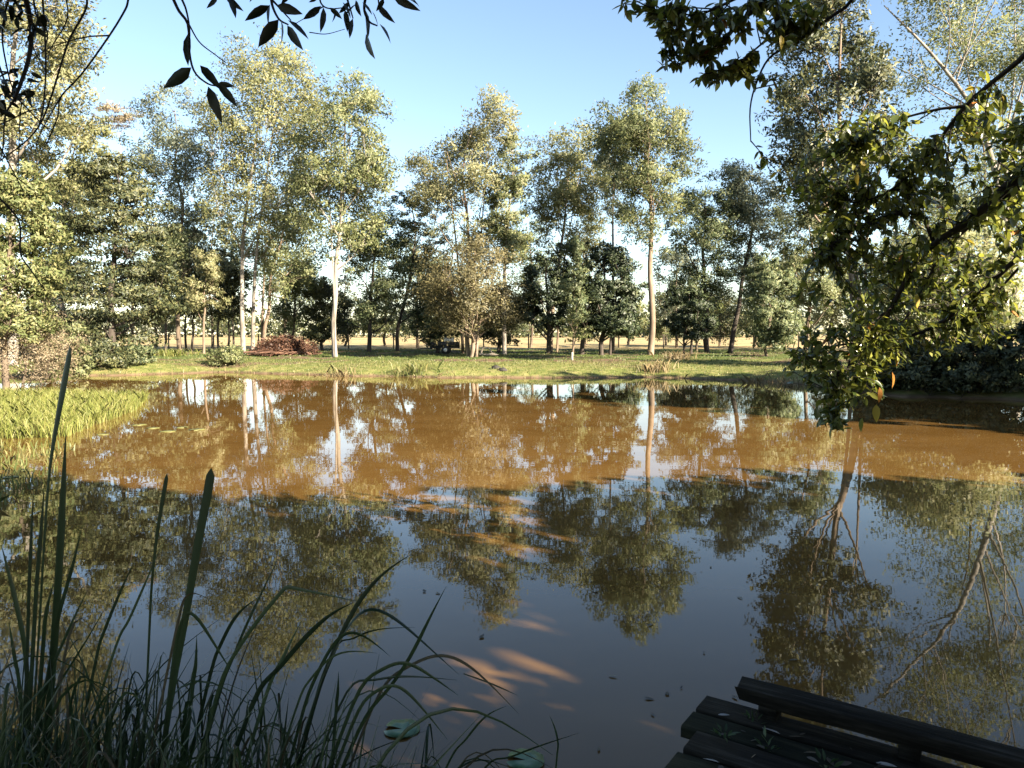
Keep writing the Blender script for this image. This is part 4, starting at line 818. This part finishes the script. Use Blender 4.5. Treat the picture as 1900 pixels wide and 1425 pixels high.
# lily pads and floating scraps
PAD = noise_mat('lily_pad', [(.3, (.035, .085, .03)), (.7, (.07, .15, .05))], 20, rough=.35, spec=.5)
PADY = noise_mat('pale_pad', [(.3, (.10, .105, .03)), (.7, (.18, .17, .06))], 20, rough=.5)
def pad(px, py, r, mat, lab, seed, z=.006, grp='lily pads'):
    rr = np.random.default_rng(seed); n_ = 18; p = G(px, py, z); a = np.linspace(.25, 6.03, n_); rad = r * (1 + rr.normal(size=n_) * .05)
    top = np.column_stack([np.cos(a) * rad, np.sin(a) * rad, .004 + rr.normal(size=n_) * .002]); mid_ = top * [.5, .5, 1]; bot = top - [0, 0, .006]
    v = np.vstack([[[0, 0, .0]], mid_, top, bot]); mb = MB(); f3 = [(0, 1 + k, 2 + k) for k in range(n_ - 1)]; f4 = [(1 + k, 1 + n_ + k, 2 + n_ + k, 2 + k) for k in range(n_ - 1)] + [(1 + n_ + k, 1 + 2 * n_ + k, 2 + 2 * n_ + k, 2 + n_ + k) for k in range(n_ - 1)]
    mb.add(v, f3); mb.k -= len(v); mb.v.pop(); mb.add(v, f4); o = link('lily_pad', mb.mesh('lily_pad', True), mat, None, tuple(p)); o.rotation_euler.z = rr.uniform(0, 6); tag(o, lab, 'lily pad', grp)
pad(746, 1352, .085, PAD, 'green lily pad among the sedge blades at bottom centre', 1)
pad(975, 1410, .085, PAD, 'green lily pad at the very bottom edge of the water', 2)
for k, (px, py, r_, lab) in enumerate([(258, 788, .20, 'yellowish floating pad nearest the lime water grass'), (284, 794, .16, 'yellowish floating pad second from the water grass'), (312, 800, .2, 'yellowish floating pad third from the water grass'), (338, 793, .15, 'yellowish floating pad fourth from the water grass'), (365, 797, .2, 'yellowish floating pad farthest right of the water grass'), (190, 806, .14, 'yellowish floating pad below the water grass'), (20, 885, .12, 'straw-coloured floating pad at the left picture edge'), (50, 872, .13, 'straw-coloured floating pad beside the one at left edge')]):
    pad(px, py, r_ * .75, PADY, lab, 10 + k, grp='floating pads near the water grass')
for k, (px, py, ln, lab) in enumerate([(1102, 855, .20, 'small pale leaf floating on the sunlit brown water'), (1040, 760, .30, 'tiny floating leaf on the dark reflection near far bank'), (1200, 1160, .06, 'dark speck of leaf floating on the blue reflection')]):
    p = G(px, py, .008); o = bpy.data.objects.new('floating_leaf', lmb); COL.objects.link(o); M = np.eye(4); M[:3, :3] = frame((1, .3 * k, 0), .1) * ln; M[:3, 3] = p; o.matrix_world = Matrix(M.tolist()); tag(o, lab, 'leaf')

rl = np.random.default_rng(77); mb = MB(); cnt_ = 0
while cnt_ < 150:
    Yd = 3.2 * math.exp(rl.random() * 2.2); x = rl.uniform(-.66, .66) * Yd
    if pond_dist([x], [Yd])[0] > -.4 or noise.noise(Vector((x * .35, Yd * .35, 3.))) < -.05: continue
    ln = rl.uniform(.02, .05) * (1 + Yd * .06); th = rl.uniform(0, 6.28); v, f = ovate(ln, ln * rl.uniform(.25, .5), rl.uniform(-.1, .1), .15)
    mb.add(v @ frame((math.cos(th), math.sin(th), 0), rl.normal() * .1).T + np.array([x, Yd, .006]), f); cnt_ += 1
tag(link('floating_debris', mb.mesh('floating_debris'), leaf_mat('debris', [(0, (.03, .024, .014)), (.7, (.09, .07, .04)), (1, (.20, .17, .11))], trans=.1)), 'tiny scattered leaf scraps floating on the pond', 'debris', kind='stuff')

# ------------------------------------------------------------------ things on the far bank
rng = np.random.default_rng(33)
c0 = P(528, 652, 47); c0[2] = gz(c0[0], 47)
bp_ = thing('brush_pile', 'heap of cut brown branches on the lawn left of the white-trunked gum', 'brush pile', c0)
STICK = noise_mat('dead_stick', [(.3, (.05, .028, .02)), (.7, (.19, .105, .07))], 3, bump=.2)
mb = MB()
for k in range(420):
    th = rng.uniform(0, 6.283); q = rng.random() ** .5; x, y = 2.1 * q * math.cos(th), 1.2 * q * math.sin(th); z = 1.25 * (1 - q * q) * rng.random() ** .4
    d = rng.normal(size=3) * [1, .7, .45]; d /= np.linalg.norm(d); ln = rng.uniform(.4, 1.3)
    if rng.random() < .12: d = np.array([rng.normal() * .3, rng.normal() * .3, 1]); ln *= .6
    a = np.array([x, y, max(.05, z)]); mb.tube([a - d * ln / 2 * [1, 1, .5], a, a + d * ln / 2 * [1, 1, .8]], [rng.uniform(.012, .035), .015, .006], 4)
tag(link('stick_heap', mb.mesh('stick_heap', True), STICK, bp_), kind='stuff')
q = rng.normal(size=(5200, 3)) * [.95, .5, .42] + [0, 0, .35]; q = q[(q[:, 2] > .03) & ((q[:, 0] / 2.3) ** 2 + (q[:, 1] / 1.4) ** 2 + (q[:, 2] / 1.4) ** 2 < 1)]
mb = MB(); mb.add(*leaf_quads(q, .2, .08, .2, rng)); tag(link('dead_foliage', mb.mesh('dead_foliage'), L['russet'], bp_), kind='stuff')
for (x, y, ln, r_) in ((-1.9, -.7, 1.6, .07), (-.6, -1.1, 2.2, .06), (1.0, -.9, 1.8, .05)):
    mb = MB(); mb.tube(smooth_path([(x - ln / 2, y, .1), (x, y - .05, .22), (x + ln / 2, y + .1, .12)], 6), np.linspace(r_, r_ * .5, 6), 7, True); link('log', mb.mesh('log', True), STICK, bp_)

BLK = noise_mat('dark_paint', [(.3, (.012, .013, .014)), (.7, (.03, .03, .03))], 6, rough=.5)
WHT = noise_mat('white_plastic', [(.3, (.68, .68, .66)), (.7, (.8, .8, .78))], 6, rough=.5)
c0 = P(828, 640, 48.5); c0[2] = gz(c0[0], 48.5)
tl = thing('trailer', 'low dark trailer with a white lid parked in shade under the trees', 'trailer', c0)
mb = MB(); mb.box((-.95, -.5, .38), (.85, .5, .44)); mb.box((-.95, -.5, .44), (.85, -.46, .78)); mb.box((-.95, .46, .44), (.85, .5, .78)); mb.box((-.95, -.457, .44), (-.91, .457, .78)); mb.box((.81, -.457, .44), (.85, .457, .78)); link('tray', mb.mesh('tray'), BLK, tl)
mb = MB(); mb.tube([(-.9, 0, .36), (-1.9, 0, .34)], [.035, .03], 8, True); link('drawbar', mb.mesh('drawbar'), BLK, tl)
for y in (-.57, .57):
    mb = MB(); a = np.linspace(0, 2 * np.pi, 17)
    mb.tube([(0, y - .07, .27), (0, y - .05, .27), (0, y + .05, .27), (0, y + .07, .27)], [.22, .27, .27, .22], 18, True); wh = link('wheel', mb.mesh('wheel', True), BLK, tl)
    mb = MB(); mb.tube([(0, y - .085, .27), (0, y + .085, .27)], [.12, .12], 12, True); link('rim', mb.mesh('rim'), WHT, wh)
mb = MB(); mb.box((-.10, -.36, .79), (.46, .3, .98)); mb.box((-.13, -.39, .981), (.49, .33, 1.03)); tag(link('lid', mb.mesh('lid'), WHT, tl), 'white box lid')
c0 = P(906, 640, 47); c0[2] = gz(c0[0], 47)
PALE = noise_mat('peeled_wood', [(.3, (.42, .33, .24)), (.7, (.62, .52, .40))], 6, bump=.2)
lp_ = thing('wood_heap', 'small heap of pale bent wood beside the umbrella-shaped tree', 'wood heap', c0)
for k, (pts, r_) in enumerate([([(-.45, 0, .0), (-.40, 0, .35), (-.2, .02, .52), (.05, 0, .45), (.2, -.05, .2), (.42, -.1, .05)], .07), ([(-.55, -.1, .06), (-.2, -.15, .07), (.1, -.12, .06)], .06), ([(0, -.2, .06), (.3, -.2, .10), (.55, -.15, .06)], .06), ([(-.3, -.3, .05), (.1, -.32, .05), (.65, -.3, .05)], .05)]):
    mb = MB(); mb.tube(smooth_path(pts, 14), np.linspace(r_, r_ * .7, 14), 8, True); link('log', mb.mesh('log', True), PALE, lp_)
ROCK = noise_mat('dark_rock', [(.3, (.015, .013, .011)), (.7, (.05, .045, .04))], 8, bump=.6)
for k, (px, py, lab) in enumerate([(920, 686, 'left of two small dark rocks on the sunlit bank'), (933, 687, 'right of two small dark rocks on the sunlit bank')]):
    p = G(px, py, .28); p[2] = gz(p[0], p[1]); rr = np.random.default_rng(k + 3); mb = MB(); v = []
    for a in range(6):
        for b in range(10):
            ph = a / 5 * math.pi * .5; th = b / 10 * 6.283; r_ = .17 * (1 + rr.normal() * .10); v.append((math.cos(th) * math.cos(ph) * r_ * 1.3, math.sin(th) * math.cos(ph) * r_, math.sin(ph) * r_ * .9 - .02))
    mb.add(v, [(a * 10 + b, a * 10 + (b + 1) % 10, a * 10 + 10 + (b + 1) % 10, a * 10 + 10 + b) for a in range(5) for b in range(10)]); o = link('rock', mb.mesh('rock', True), ROCK, None, tuple(p)); tag(o, lab, 'rock', 'rocks on the bank')
GUARD = noise_mat('guard_plastic', [(.3, (.18, .18, .15)), (.7, (.30, .30, .26))], 6, rough=.6)
# sapling guard, paddock fence
p = P(1062, 655, 39.3); bx = p[0]; mb = MB(); mb.tube([(0, 0, -.05), (0, 0, .3), (0, 0, .62)], [.06, .065, .06], 10); mb.tube([(0, 0, .62), (0, 0, .3), (0, 0, -.05)], [.05, .055, .05], 10)
o = link('tree_guard', mb.mesh('tree_guard', True), GUARD, None, (bx, 39.5, gz(bx, 39.5) - .2)); tag(o, 'short pale tube guard around the foot of the bright sapling', 'tree guard')
FW = noise_mat('fence_wood', [(.3, (.06, .05, .04)), (.7, (.16, .13, .1))], 5, stretch=(1, 1, .3), bump=.4)
fy = 63.0; ft = thing('wire_fence', 'post and wire paddock fence in front of the dry field', 'fence', (0, fy, gz(0, fy)))
pm = MB(); pm.tube([(0, 0, -.2), (0, 0, 1.0), (0, 0, 1.25)], [.06, .055, .05], 7, True); pme = pm.mesh('post', True); pme.materials.append(FW)
for k in range(26):
    x = -48 + k * 3.8; o = bpy.data.objects.new('post', pme); COL.objects.link(o); o.parent = ft; o.location = (x, 0, gz(x, fy) - gz(0, fy))
for z in (.4, .75, 1.1):
    mb = MB(); mb.tube([(-48, -.05, z), (47, -.05, z)], [.006, .006], 4); link('wire', mb.mesh('wire'), FW, ft)
